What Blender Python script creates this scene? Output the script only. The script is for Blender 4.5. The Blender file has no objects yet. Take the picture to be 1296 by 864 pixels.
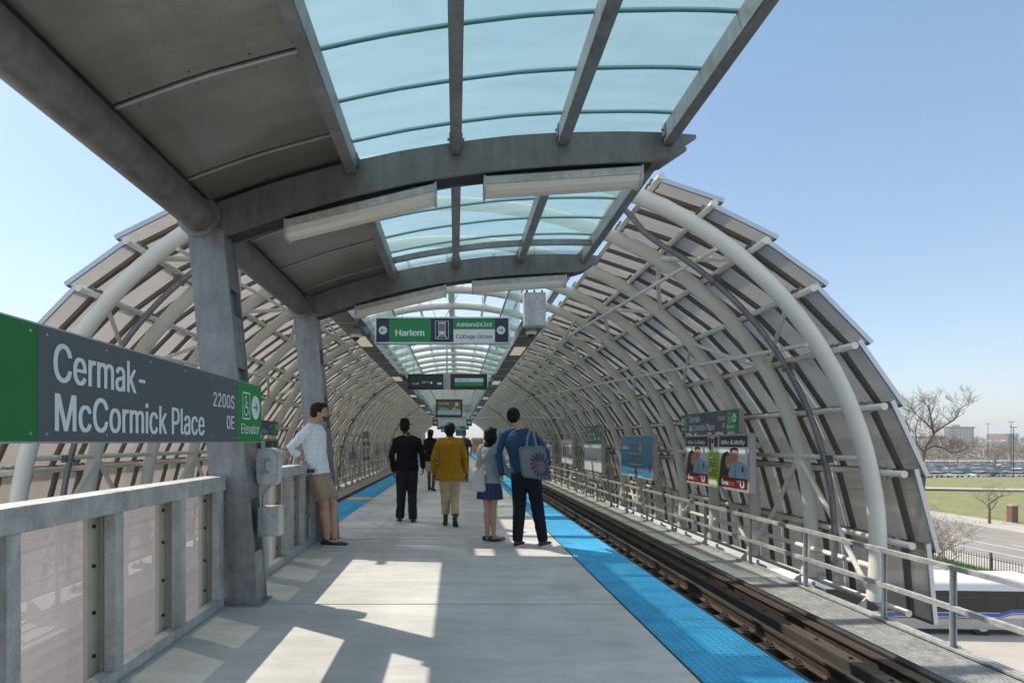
import bpy, bmesh, math, random
from mathutils import Vector, Matrix, noise
PI = math.pi
R = math.radians
random.seed(7)
C = bpy.context.scene.collection
V = Vector

# ---------------------------------------------------------------- materials
MATS = {}
def ramp(nt, fac, stops):
    r = nt.nodes.new('ShaderNodeValToRGB')
    el = r.color_ramp.elements
    while len(el) < len(stops): el.new(0.5)
    for e, (p, c) in zip(el, stops):
        e.position = p; e.color = (c[0], c[1], c[2], 1)
    nt.links.new(fac, r.inputs[0]); return r.outputs[0]
def mat(name, col, rough=.6, metal=0., var=.12, scale=3., bump=0., bscale=40., spec=.5, col2=None, stretch=(1, 1, 1),
        trans=0., emit=None, estr=0., fine=0.):
    """principled surface whose colour drifts between col and a varied col2 with object-space noise"""
    m = bpy.data.materials.new(name); m.use_nodes = True
    nt = m.node_tree; p = nt.nodes['Principled BSDF']
    p.inputs['Roughness'].default_value = rough; p.inputs['Metallic'].default_value = metal
    p.inputs['Specular IOR Level'].default_value = spec
    tc = nt.nodes.new('ShaderNodeTexCoord'); mp = nt.nodes.new('ShaderNodeMapping')
    mp.inputs['Scale'].default_value = stretch
    nt.links.new(tc.outputs['Object'], mp.inputs[0])
    n = nt.nodes.new('ShaderNodeTexNoise'); n.inputs['Scale'].default_value = scale
    n.inputs['Detail'].default_value = 6; n.inputs['Roughness'].default_value = .62
    nt.links.new(mp.outputs[0], n.inputs['Vector'])
    c2 = col2 or [min(1, c * (1 + var)) for c in col]
    c1 = col if col2 else [c * (1 - var) for c in col]
    out = ramp(nt, n.outputs['Fac'], [(.3, c1), (.7, c2)])
    nt.links.new(out, p.inputs['Base Color'])
    if bump:
        n2 = nt.nodes.new('ShaderNodeTexNoise'); n2.inputs['Scale'].default_value = bscale
        n2.inputs['Detail'].default_value = 4
        nt.links.new(mp.outputs[0], n2.inputs['Vector'])
        b = nt.nodes.new('ShaderNodeBump'); b.inputs['Strength'].default_value = bump
        b.inputs['Distance'].default_value = .01
        nt.links.new(n2.outputs['Fac'], b.inputs['Height']); nt.links.new(b.outputs[0], p.inputs['Normal'])
    if emit:
        p.inputs['Emission Color'].default_value = (*emit, 1); p.inputs['Emission Strength'].default_value = estr
    if trans:
        t = nt.nodes.new('ShaderNodeBsdfTransparent'); mx = nt.nodes.new('ShaderNodeMixShader')
        mx.inputs[0].default_value = trans
        nt.links.new(p.outputs[0], mx.inputs[1]); nt.links.new(t.outputs[0], mx.inputs[2])
        nt.links.new(mx.outputs[0], nt.nodes['Material Output'].inputs[0])
    MATS[name] = m
    return m

def galvanised(name, base, rough=.42, metal=.75):
    m = mat(name, base, rough, metal, .18, 2.2, 0)
    nt = m.node_tree; p = nt.nodes['Principled BSDF']
    tc = [n for n in nt.nodes if n.type == 'TEX_COORD'][0]
    vo = nt.nodes.new('ShaderNodeTexVoronoi'); vo.inputs['Scale'].default_value = 70
    nt.links.new(tc.outputs['Object'], vo.inputs['Vector'])
    n = nt.nodes.new('ShaderNodeTexNoise'); n.inputs['Scale'].default_value = 9; n.inputs['Detail'].default_value = 7
    nt.links.new(tc.outputs['Object'], n.inputs['Vector'])
    sp = nt.nodes.new('ShaderNodeSeparateColor'); nt.links.new(vo.outputs['Color'], sp.inputs[0])
    mm = nt.nodes.new('ShaderNodeMath'); mm.operation = 'MULTIPLY_ADD'; mm.inputs[1].default_value = .35
    nt.links.new(sp.outputs[0], mm.inputs[0]); nt.links.new(n.outputs['Fac'], mm.inputs[2])
    mr = nt.nodes.new('ShaderNodeMapRange'); mr.inputs[1].default_value = .3; mr.inputs[2].default_value = 1.
    mr.inputs[3].default_value = rough - .1; mr.inputs[4].default_value = rough + .18
    nt.links.new(mm.outputs[0], mr.inputs[0]); nt.links.new(mr.outputs[0], p.inputs['Roughness'])
    old = p.inputs['Base Color'].links[0].from_socket
    mx = nt.nodes.new('ShaderNodeMix'); mx.data_type = 'RGBA'; mx.blend_type = 'MULTIPLY'
    mx.inputs[0].default_value = .55
    rc = ramp(nt, mm.outputs[0], [(.35, (.62, .62, .64)), (.9, (1.25, 1.25, 1.25))])
    nt.links.new(old, mx.inputs[6]); nt.links.new(rc, mx.inputs[7]); mpp = nt.nodes.new('ShaderNodeMapping'); mpp.inputs['Scale'].default_value = (1, 1, .13); nt.links.new(tc.outputs['Object'], mpp.inputs[0])
    n5 = nt.nodes.new('ShaderNodeTexNoise'); n5.inputs['Scale'].default_value = 14; n5.inputs['Detail'].default_value = 5; nt.links.new(mpp.outputs[0], n5.inputs[0])
    m5 = nt.nodes.new('ShaderNodeMix'); m5.data_type = 'RGBA'; m5.blend_type = 'MULTIPLY'; m5.inputs[0].default_value = .38
    nt.links.new(mx.outputs[2], m5.inputs[6]); nt.links.new(ramp(nt, n5.outputs['Fac'], [(.36, (.66, .63, .60)), (.56, (1.06, 1.06, 1.06))]), m5.inputs[7])
    nt.links.new(m5.outputs[2], p.inputs['Base Color'])
    b = nt.nodes.new('ShaderNodeBump'); b.inputs['Strength'].default_value = .12; b.inputs['Distance'].default_value = .004
    nt.links.new(mm.outputs[0], b.inputs['Height']); nt.links.new(b.outputs[0], p.inputs['Normal'])
    return m

M_galv = galvanised('galvanised steel', (.30, .305, .31), .45, .7)
M_galvd = galvanised('weathered galvanised steel', (.22, .215, .21), .5, .7)
M_soffit = mat('stainless soffit sheet', (.37, .34, .305), .30, .85, .16, 1.3, .25, 5, stretch=(1, 2.5, 1))
M_cream = mat('cream painted steel', (.82, .79, .70), .42, 0, .04, 1.2, .05, 30)
M_white = mat('white painted metal', (.78, .79, .79), .4, 0, .03)
M_alu = mat('brushed aluminium', (.62, .64, .66), .38, .8, .08, 5, stretch=(1, 1, 8))
M_batten = mat('bronze steel batten', (.19, .165, .14), .45, .5, .1)
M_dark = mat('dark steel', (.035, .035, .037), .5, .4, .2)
M_black = mat('black plastic', (.012, .012, .013), .35, 0, .1)
M_rust = mat('rusty rail steel', (.060, .042, .030), .75, .3, .3, 12, .3, 60)
M_railtop = mat('polished rail head', (.55, .54, .52), .22, 1, .1, 20, stretch=(1, .05, 1))
M_timber = mat('dark creosoted timber', (.045, .038, .031), .8, 0, .35, 14, .5, 40, stretch=(.15, 1, 1))
M_timberl = mat('dark guard timber', (.05, .04, .032), .8, 0, .35, 14, .5, 40, stretch=(1, .12, 1))
M_pale = mat('weathered walkway plate', (.43, .42, .385), .7, .0, .15, 1.5, .15, 40)
M_green_sign = mat('green sign enamel', (.008, .24, .055), .4, 0, .03)
M_green_dark = mat('deep green sign enamel', (.012, .17, .04), .42, 0, .04)
M_grey_sign = mat('slate grey sign enamel', (.095, .112, .125), .42, 0, .04)
M_text = mat('white sign lettering', (.72, .76, .80), .45, 0, .02)
M_textgreen = mat('green sign lettering', (.004, .15, .035), .45)
M_blacksign = mat('black sign panel', (.02, .026, .03), .3, 0, .05)
M_paper = mat('white poster paper', (.74, .76, .75), .3, 0, .03)
M_galvrail = galvanised('pale galvanised rail', (.47, .48, .465), .5, .35)

def concrete():
    m = mat('platform concrete', (.47, .46, .435), .78, 0, .1, .9, .12, 120, col2=(.57, .555, .52))
    nt = m.node_tree; p = nt.nodes['Principled BSDF']
    tc = [n for n in nt.nodes if n.type == 'TEX_COORD'][0]
    def nz(scale, det, st):
        mp = nt.nodes.new('ShaderNodeMapping'); mp.inputs['Scale'].default_value = st
        nt.links.new(tc.outputs['Object'], mp.inputs[0])
        n = nt.nodes.new('ShaderNodeTexNoise'); n.inputs['Scale'].default_value = scale; n.inputs['Detail'].default_value = det
        n.inputs['Roughness'].default_value = .7
        nt.links.new(mp.outputs[0], n.inputs['Vector']); return n.outputs['Fac']
    old = p.inputs['Base Color'].links[0].from_socket
    def mul(a, b, f):
        mx = nt.nodes.new('ShaderNodeMix'); mx.data_type = 'RGBA'; mx.blend_type = 'MULTIPLY'; mx.inputs[0].default_value = f
        nt.links.new(a, mx.inputs[6]); nt.links.new(b, mx.inputs[7]); return mx.outputs[2]
    a = mul(old, ramp(nt, nz(1.1, 9, (1, 3.5, 1)), [(.36, (.80, .80, .79)), (.62, (1.08, 1.08, 1.08))]), .8)
    a = mul(a, ramp(nt, nz(55, 3, (1, 1, 1)), [(.28, (.62, .62, .62)), (.38, (1, 1, 1))]), .55)
    a = mul(a, ramp(nt, nz(7, 6, (1, 1, 1)), [(.34, (.72, .72, .70)), (.42, (1, 1, 1))]), .35)
    a = mul(a, ramp(nt, nz(.8, 3, (1, .35, 1)), [(.38, (.80, .79, .77)), (.55, (1.03, 1.03, 1.03))]), .75)
    vo = nt.nodes.new('ShaderNodeTexVoronoi'); vo.inputs['Scale'].default_value = 2.3; nt.links.new(tc.outputs['Object'], vo.inputs['Vector'])
    a = mul(a, ramp(nt, vo.outputs['Distance'], [(.028, (.45, .44, .43)), (.042, (1, 1, 1))]), .7)      # old gum spots
    vo = nt.nodes.new('ShaderNodeTexVoronoi'); vo.inputs['Scale'].default_value = 6.1; nt.links.new(tc.outputs['Object'], vo.inputs['Vector'])
    a = mul(a, ramp(nt, vo.outputs['Distance'], [(.035, (.6, .59, .57)), (.06, (1, 1, 1))]), .6)
    nt.links.new(a, p.inputs['Base Color'])
    return m
M_conc = concrete()
M_blue = mat('blue tactile tile', (.045, .33, .58), .8, 0, .08, 1.8, .1, 60, col2=(.07, .39, .62), spec=.25, stretch=(1, .5, 1))
def worn_blue(m):
    nt = m.node_tree; p = nt.nodes['Principled BSDF']; tc = [n for n in nt.nodes if n.type == 'TEX_COORD'][0]; old = p.inputs['Base Color'].links[0].from_socket
    sx = nt.nodes.new('ShaderNodeSeparateXYZ'); nt.links.new(tc.outputs['Object'], sx.inputs[0])
    k = nt.nodes.new('ShaderNodeMath'); k.operation = 'SNAP'; k.inputs[1].default_value = 1.22; nt.links.new(sx.outputs['Y'], k.inputs[0])
    wn = nt.nodes.new('ShaderNodeTexWhiteNoise'); wn.noise_dimensions = '1D'; nt.links.new(k.outputs[0], wn.inputs['W'])
    def mul(a, b, f):
        mx = nt.nodes.new('ShaderNodeMix'); mx.data_type = 'RGBA'; mx.blend_type = 'MULTIPLY'; mx.inputs[0].default_value = f
        nt.links.new(a, mx.inputs[6]); nt.links.new(b, mx.inputs[7]); return mx.outputs[2]
    a = mul(old, ramp(nt, wn.outputs['Value'], [(0, (.84, .86, .88)), (1, (1.06, 1.05, 1.04))]), 1)
    for sc_, lo, hi, c, f in ((5, .36, .5, (.70, .72, .74), .7), (40, .3, .42, (.62, .62, .62), .6)):
        n = nt.nodes.new('ShaderNodeTexNoise'); n.inputs['Scale'].default_value = sc_; n.inputs['Detail'].default_value = 6; nt.links.new(tc.outputs['Object'], n.inputs['Vector'])
        a = mul(a, ramp(nt, n.outputs['Fac'], [(lo, c), (hi, (1, 1, 1))]), f)
    nt.links.new(a, p.inputs['Base Color'])
worn_blue(M_blue)
M_orange = mat('orange tactile paint', (.75, .33, .03), .55)

def glassy(name, tint, body, tr, sheen=.12, rough=.08, streak=0, dif=.25):
    """translucent sheet: transparent + translucent + diffuse body + gloss"""
    m = bpy.data.materials.new(name); m.use_nodes = True; nt = m.node_tree; nt.nodes.clear()
    out = nt.nodes.new('ShaderNodeOutputMaterial')
    t = nt.nodes.new('ShaderNodeBsdfTransparent'); t.inputs[0].default_value = (*tint, 1)
    tl = nt.nodes.new('ShaderNodeBsdfTranslucent'); df = nt.nodes.new('ShaderNodeBsdfDiffuse')
    g = nt.nodes.new('ShaderNodeBsdfGlossy'); g.inputs['Roughness'].default_value = rough
    tc = nt.nodes.new('ShaderNodeTexCoord'); mp = nt.nodes.new('ShaderNodeMapping'); mp.inputs['Scale'].default_value = (1, 6, 1) if streak else (1, 1, 1)
    nt.links.new(tc.outputs['Object'], mp.inputs[0])
    n = nt.nodes.new('ShaderNodeTexNoise'); n.inputs['Scale'].default_value = 1.6; n.inputs['Detail'].default_value = 5
    nt.links.new(mp.outputs[0], n.inputs[0])
    c = ramp(nt, n.outputs['Fac'], [(.3, [x * .86 for x in body]), (.7, [min(1, x * 1.08) for x in body])])
    nt.links.new(c, tl.inputs[0]); nt.links.new(c, df.inputs[0])
    def mix(a, b, f):
        x = nt.nodes.new('ShaderNodeMixShader'); x.inputs[0].default_value = f
        nt.links.new(a.outputs[0], x.inputs[1]); nt.links.new(b.outputs[0], x.inputs[2]); return x
    body_ = mix(tl, df, dif); a = mix(body_, t, tr); a = mix(a, g, sheen)
    nt.links.new(a.outputs[0], out.inputs[0]); MATS[name] = m; return m
M_glass = glassy('frosted blue canopy glass', (.80, .85, .84), (.42, .58, .60), .72, .05, .1, 1, .1)
M_poly = glassy('clear roof polycarbonate', (.93, .97, .97), (.84, .90, .89), .76, .05, .2)
M_screen = glassy('greenish screen glass', (.84, .93, .91), (.58, .70, .67), .74, .08, .05)
M_joint = mat('teal glass joint', (.03, .22, .24), .4, 0, .1)

def perforated(name, base, hole=.2, bright=1., hs=0., rough=.32, metal=.85, tlf=.2, tlc=(.74, .64, .54, 1)):
    """stainless sheet with fine holes: hole share is transparent, rest brushed metal with soft dents"""
    m = mat(name, base, rough, metal, .2, 1.2, .6, 3.0, stretch=(1, .8, 1))
    nt = m.node_tree; p = nt.nodes['Principled BSDF']
    t = nt.nodes.new('ShaderNodeBsdfTransparent'); mx = nt.nodes.new('ShaderNodeMixShader')
    tc = [n for n in nt.nodes if n.type == 'TEX_COORD'][0]
    if hs:
        vm = nt.nodes.new('ShaderNodeVectorMath'); vm.operation = 'SCALE'; vm.inputs['Scale'].default_value = hs
        nt.links.new(tc.outputs['Object'], vm.inputs[0])
        # staggered grid in y,z
        sx = nt.nodes.new('ShaderNodeSeparateXYZ'); nt.links.new(vm.outputs[0], sx.inputs[0])
        def mth(op, a, b=None, c=None):
            k = nt.nodes.new('ShaderNodeMath'); k.operation = op
            for i, q in enumerate((a, b, c)):
                if q is None: continue
                if isinstance(q, (int, float)): k.inputs[i].default_value = q
                else: nt.links.new(q, k.inputs[i])
            return k.outputs[0]
        z = sx.outputs['Z']; row = mth('FLOOR', z)
        odd = mth('MULTIPLY', mth('MODULO', mth('ABSOLUTE', row), 2.), .5)
        fy = mth('SUBTRACT', mth('FRACT', mth('ADD', mth('ADD', sx.outputs['Y'], 500.), odd)), .5)
        fz = mth('SUBTRACT', mth('FRACT', mth('ADD', z, 500.)), .5)
        d = mth('SQRT', mth('ADD', mth('MULTIPLY', fy, fy), mth('MULTIPLY', fz, fz)))
        h = mth('LESS_THAN', d, .37)
        nt.links.new(mth('MULTIPLY', h, 1.0), mx.inputs[0])
        b = nt.nodes.new('ShaderNodeBump'); b.inputs['Strength'].default_value = .35; b.inputs['Distance'].default_value = .003
        nt.links.new(d, b.inputs['Height'])
        old = p.inputs['Normal'].links[0].from_socket
        nt.links.new(old, b.inputs['Normal']); nt.links.new(b.outputs[0], p.inputs['Normal'])
    else:
        n = nt.nodes.new('ShaderNodeTexNoise'); n.inputs['Scale'].default_value = 1.
        mp = nt.nodes.new('ShaderNodeMapping'); mp.inputs['Scale'].default_value = (1.2, 26, 1.2)
        nt.links.new(tc.outputs['Object'], mp.inputs[0]); nt.links.new(mp.outputs[0], n.inputs[0])
        mr = nt.nodes.new('ShaderNodeMapRange'); mr.inputs[1].default_value = .3; mr.inputs[2].default_value = .7
        mr.inputs[3].default_value = hole * .85; mr.inputs[4].default_value = hole * 1.15
        nt.links.new(n.outputs['Fac'], mr.inputs[0]); nt.links.new(mr.outputs[0], mx.inputs[0])
    old_ = p.inputs['Base Color'].links[0].from_socket                 # dirt runs and sheet to sheet differences
    sy = nt.nodes.new('ShaderNodeSeparateXYZ'); nt.links.new(tc.outputs['Object'], sy.inputs[0])
    fl = nt.nodes.new('ShaderNodeMath'); fl.operation = 'FLOOR'; nt.links.new(sy.outputs['Y'], fl.inputs[0])
    wn = nt.nodes.new('ShaderNodeTexWhiteNoise'); wn.noise_dimensions = '1D'; nt.links.new(fl.outputs[0], wn.inputs['W'])
    mq = nt.nodes.new('ShaderNodeMix'); mq.data_type = 'RGBA'; mq.blend_type = 'MULTIPLY'; mq.inputs[0].default_value = 1
    nt.links.new(old_, mq.inputs[6]); nt.links.new(ramp(nt, wn.outputs['Value'], [(0, (.72, .70, .68)), (1, (1.15, 1.15, 1.15))]), mq.inputs[7])
    n8 = nt.nodes.new('ShaderNodeTexNoise'); n8.inputs['Scale'].default_value = 2.6; n8.inputs['Detail'].default_value = 7; nt.links.new(tc.outputs['Object'], n8.inputs[0])
    m9 = nt.nodes.new('ShaderNodeMix'); m9.data_type = 'RGBA'; m9.blend_type = 'MULTIPLY'; m9.inputs[0].default_value = .8
    nt.links.new(mq.outputs[2], m9.inputs[6]); nt.links.new(ramp(nt, n8.outputs['Fac'], [(.35, (.62, .60, .57)), (.6, (1, 1, 1))]), m9.inputs[7]); nt.links.new(m9.outputs[2], p.inputs['Base Color'])
    tl = nt.nodes.new('ShaderNodeBsdfTranslucent'); tl.inputs[0].default_value = tlc
    m2 = nt.nodes.new('ShaderNodeMixShader'); m2.inputs[0].default_value = tlf
    nt.links.new(p.outputs[0], m2.inputs[1]); nt.links.new(tl.outputs[0], m2.inputs[2])
    nt.links.new(m2.outputs[0], mx.inputs[1]); nt.links.new(t.outputs[0], mx.inputs[2])
    nt.links.new(mx.outputs[0], nt.nodes['Material Output'].inputs[0])
    return m
M_clad = perforated('perforated stainless cladding', (.47, .445, .425), .27, rough=.26, tlf=.32, tlc=(.80, .73, .66, 1))
M_mesh = perforated('perforated stainless infill', (.46, .43, .43), .2, hs=95, rough=.28, metal=.85, tlf=.34, tlc=(.80, .75, .77, 1))

# ---------------------------------------------------------------- mesh builder
class MB:
    def __init__(s): s.v = []; s.f = []; s.mi = []; s.cur = 0
    def add(s, vs, fs):
        b = len(s.v); s.v += [tuple(v) for v in vs]; s.f += [tuple(b + i for i in f) for f in fs]; s.mi += [s.cur] * len(fs); return s
    def box(s, x0, y0, z0, x1, y1, z1):
        x0, x1 = sorted((x0, x1)); y0, y1 = sorted((y0, y1)); z0, z1 = sorted((z0, z1))
        v = [(x0, y0, z0), (x1, y0, z0), (x1, y1, z0), (x0, y1, z0), (x0, y0, z1), (x1, y0, z1), (x1, y1, z1), (x0, y1, z1)]
        return s.add(v, [(0, 3, 2, 1), (4, 5, 6, 7), (0, 1, 5, 4), (1, 2, 6, 5), (2, 3, 7, 6), (3, 0, 4, 7)])
    def prism(s, poly, ax, a, b):
        """poly of 2D points extruded along axis ax (0,1,2) from a to b"""
        def mk(p, t):
            q = list(p); q.insert(ax, t); return tuple(q)
        n = len(poly); v = [mk(p, a) for p in poly] + [mk(p, b) for p in poly]
        return s.add(v, [tuple(range(n))[::-1], tuple(range(n, 2 * n))] + [(i, (i + 1) % n, n + (i + 1) % n, n + i) for i in range(n)])
    def tube(s, pts, r, n=8, caps=True, up=None, flat=None):
        """round tube through pts; r is a number, or a list of numbers / (ra, rb) pairs"""
        pts = [V(p) for p in pts]; k = len(pts)
        rr = r if isinstance(r, (list, tuple)) else [r] * k
        rings = []; prev = None
        for i, p in enumerate(pts):
            t = (pts[min(i + 1, k - 1)] - pts[max(i - 1, 0)]).normalized()
            if up is not None: a = V(up)
            elif prev is not None: a = prev
            else: a = V((1, 0, 0)) if abs(t.x) < .8 else V((0, 1, 0))
            a = (a - t * a.dot(t)).normalized(); prev = a; b = t.cross(a)
            q = rr[i]; ra, rb = q if isinstance(q, (tuple, list)) else (q, q)
            rings.append([p + a * (math.cos(2 * PI * j / n) * ra) + b * (math.sin(2 * PI * j / n) * rb) for j in range(n)])
        v = [q for g in rings for q in g]; f = []
        for i in range(k - 1):
            for j in range(n):
                j2 = (j + 1) % n; f.append((i * n + j, i * n + j2, (i + 1) * n + j2, (i + 1) * n + j))
        if caps: f.append(tuple(range(n))[::-1]); f.append(tuple((k - 1) * n + j for j in range(n)))
        return s.add(v, f)
    def bar(s, a, b, w, h, up=(0, 0, 1)):
        """rectangular bar from a to b; w across, h along up"""
        a = V(a); b = V(b); t = (b - a).normalized(); u = V(up); u = (u - t * u.dot(t)).normalized(); c = t.cross(u)
        v = []
        for p in (a, b):
            for x, y in ((-1, -1), (1, -1), (1, 1), (-1, 1)): v.append(p + c * (x * w / 2) + u * (y * h / 2))
        return s.add(v, [(0, 1, 2, 3), (7, 6, 5, 4), (0, 4, 5, 1), (1, 5, 6, 2), (2, 6, 7, 3), (3, 7, 4, 0)])
    def ball(s, c, r, n=12, m=8):
        c = V(c); rx, ry, rz = r if isinstance(r, (tuple, list)) else (r, r, r)
        v = [c + V((0, 0, rz))]; f = []
        for i in range(1, m):
            th = PI * i / m
            for j in range(n): ph = 2 * PI * j / n; v.append(c + V((rx * math.sin(th) * math.cos(ph), ry * math.sin(th) * math.sin(ph), rz * math.cos(th))))
        v.append(c - V((0, 0, rz))); L = len(v) - 1
        for j in range(n): f.append((0, 1 + j, 1 + (j + 1) % n)); f.append((L, 1 + (m - 2) * n + (j + 1) % n, 1 + (m - 2) * n + j))
        for i in range(m - 2):
            for j in range(n): a = 1 + i * n; f.append((a + j, a + n + j, a + n + (j + 1) % n, a + (j + 1) % n))
        return s.add(v, f)
    def rlimb(s, pts, rad, n=14, up=None, ends='rr'):
        """limb with rounded ends (for remeshing)"""
        pts = [V(p) for p in pts]; rad = [q if isinstance(q, (tuple, list)) else (q, q) for q in rad]
        def cap(p, t, q):
            o = []
            m_ = min(q)
            for a in (.35, .65, .88, .99): c = math.sqrt(1 - a * a); o.append((p + t * (m_ * a), (q[0] * c, q[1] * c)))
            return o
        P = list(zip(pts, rad))
        t0 = (pts[0] - pts[1]).normalized(); t1 = (pts[-1] - pts[-2]).normalized()
        if ends[0] == 'r': P = cap(pts[0], t0, rad[0])[::-1] + P
        if ends[1] == 'r': P = P + cap(pts[-1], t1, rad[-1])
        return s.tube([p for p, _ in P], [q for _, q in P], n, True, up)
    def mesh(s, off=(0, 0, 0)):
        o = V(off); me = bpy.data.meshes.new('m')
        me.from_pydata([tuple(V(v) - o) for v in s.v], [], s.f)
        if any(s.mi): me.polygons.foreach_set('material_index', s.mi)
        me.update(); return me
    def build(s, name, m, parent=None, smooth=False, local=False, bevel=0, label=None):
        if parent is None:
            xs = [v[0] for v in s.v]; ys = [v[1] for v in s.v]; zs = [v[2] for v in s.v]
            off = V(((min(xs) + max(xs)) / 2, (min(ys) + max(ys)) / 2, min(zs)))
        else: off = V((0, 0, 0)) if local else rootloc(parent)
        me = s.mesh(off)
        return link(name, me, m, parent, off if parent is None else None, smooth, bevel, label)

def rootloc(o):
    p = V((0, 0, 0))
    while o is not None: p = p + o.location; o = o.parent
    return p
def link(name, me, m, parent=None, loc=None, smooth=False, bevel=0, label=None):
    bm = bmesh.new(); bm.from_mesh(me); bmesh.ops.recalc_face_normals(bm, faces=bm.faces)
    if bevel:
        es = [e for e in bm.edges if len(e.link_faces) == 2 and e.calc_face_angle() > .6]
        bmesh.ops.bevel(bm, geom=es, offset=bevel, segments=2, affect='EDGES')
    bm.to_mesh(me); bm.free()
    for q in (m if isinstance(m, (list, tuple)) else [m]): me.materials.append(q)
    if smooth:
        me.polygons.foreach_set('use_smooth', [True] * len(me.polygons))
        if smooth == 'auto': me.set_sharp_from_angle(angle=R(40))
    me.name = name
    o = bpy.data.objects.new(name, me); C.objects.link(o)
    if parent: o.parent = parent
    if loc is not None: o.location = loc
    if label: o['label'] = label
    return o
def tag(o, label, cat, group=None, kind=None):
    if label: o['label'] = label
    if cat: o['category'] = cat
    if group: o['group'] = group
    if kind: o['kind'] = kind
    return o
def thing(name, label, cat, loc=(0, 0, 0), rz=0, group=None):
    o = bpy.data.objects.new(name, None); o.empty_display_size = .1; C.objects.link(o); o.location = loc; o.rotation_euler = (0, 0, rz)
    return tag(o, label, cat, group)
def struct(o): o['kind'] = 'structure'; return o
def dup(o, loc=None, rz=None, label=None, parent=None):
    c = o.copy(); C.objects.link(c)
    if parent is not None: c.parent = parent
    if loc is not None: c.location = loc
    if rz is not None: c.rotation_euler = (0, 0, rz)
    if label: c['label'] = label
    for ch in list(o.children): dup(ch, parent=c)
    return c

# ---------------------------------------------------------------- flat sign frame
FONT = None
try:
    import os
    FONT = bpy.data.fonts.load(os.path.join(bpy.utils.system_resource('DATAFILES'), 'fonts', 'Inter.woff2'))
except Exception: FONT = None
_tc = {}
def text_geo(s, bold=.012):
    """glyph outlines filled by the non-zero rule in thin horizontal runs; bold widens every stroke"""
    key = (s, bold)
    if key in _tc: return _tc[key]
    cu = bpy.data.curves.new('t', 'FONT'); cu.body = s; cu.size = 1; cu.font = FONT or cu.font
    ob = bpy.data.objects.new('t', cu); C.objects.link(ob)
    dg = bpy.context.evaluated_depsgraph_get(); c2 = ob.evaluated_get(dg).to_curve(dg)
    segs = []
    for sp in c2.splines:
        P = sp.bezier_points; n = len(P); pts = []
        for i in range(n):
            a, b = P[i], P[(i + 1) % n]; p0, p1, p2, p3 = a.co, a.handle_right, b.handle_left, b.co
            for k in range(6): t = k / 6.; pts.append(p0 * (1 - t) ** 3 + p1 * 3 * t * (1 - t) ** 2 + p2 * 3 * t * t * (1 - t) + p3 * t ** 3)
        segs += [(pts[i].x, pts[i].y, pts[(i + 1) % len(pts)].x, pts[(i + 1) % len(pts)].y) for i in range(len(pts))]
    ob.evaluated_get(dg).to_curve_clear(); bpy.data.objects.remove(ob); bpy.data.curves.remove(cu)
    dy = 1 / 110.; y0 = min(q[1] for q in segs); y1 = max(q[1] for q in segs); vs, fs = [], []
    n = int((y1 - y0) / dy) + 1
    for r in range(n):
        y = y0 + (r + .5) * dy; X = []
        for xa, ya, xb, yb in segs:
            if (ya <= y) != (yb <= y): X.append((xa + (xb - xa) * (y - ya) / (yb - ya), 1 if yb > ya else -1))
        X.sort(); w_ = 0; runs = []
        for x, d in X:
            if w_ == 0: st = x
            w_ += d
            if w_ == 0:
                if runs and st - bold <= runs[-1][1]: runs[-1][1] = x + bold
                else: runs.append([st - bold, x + bold])
        for a, b in runs:
            q = len(vs); vs += [V((a, y - dy / 2, 0)), V((b, y - dy / 2, 0)), V((b, y + dy / 2, 0)), V((a, y + dy / 2, 0))]; fs.append((q, q + 1, q + 2, q + 3))
    _tc[key] = (vs, fs); return _tc[key]
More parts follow.
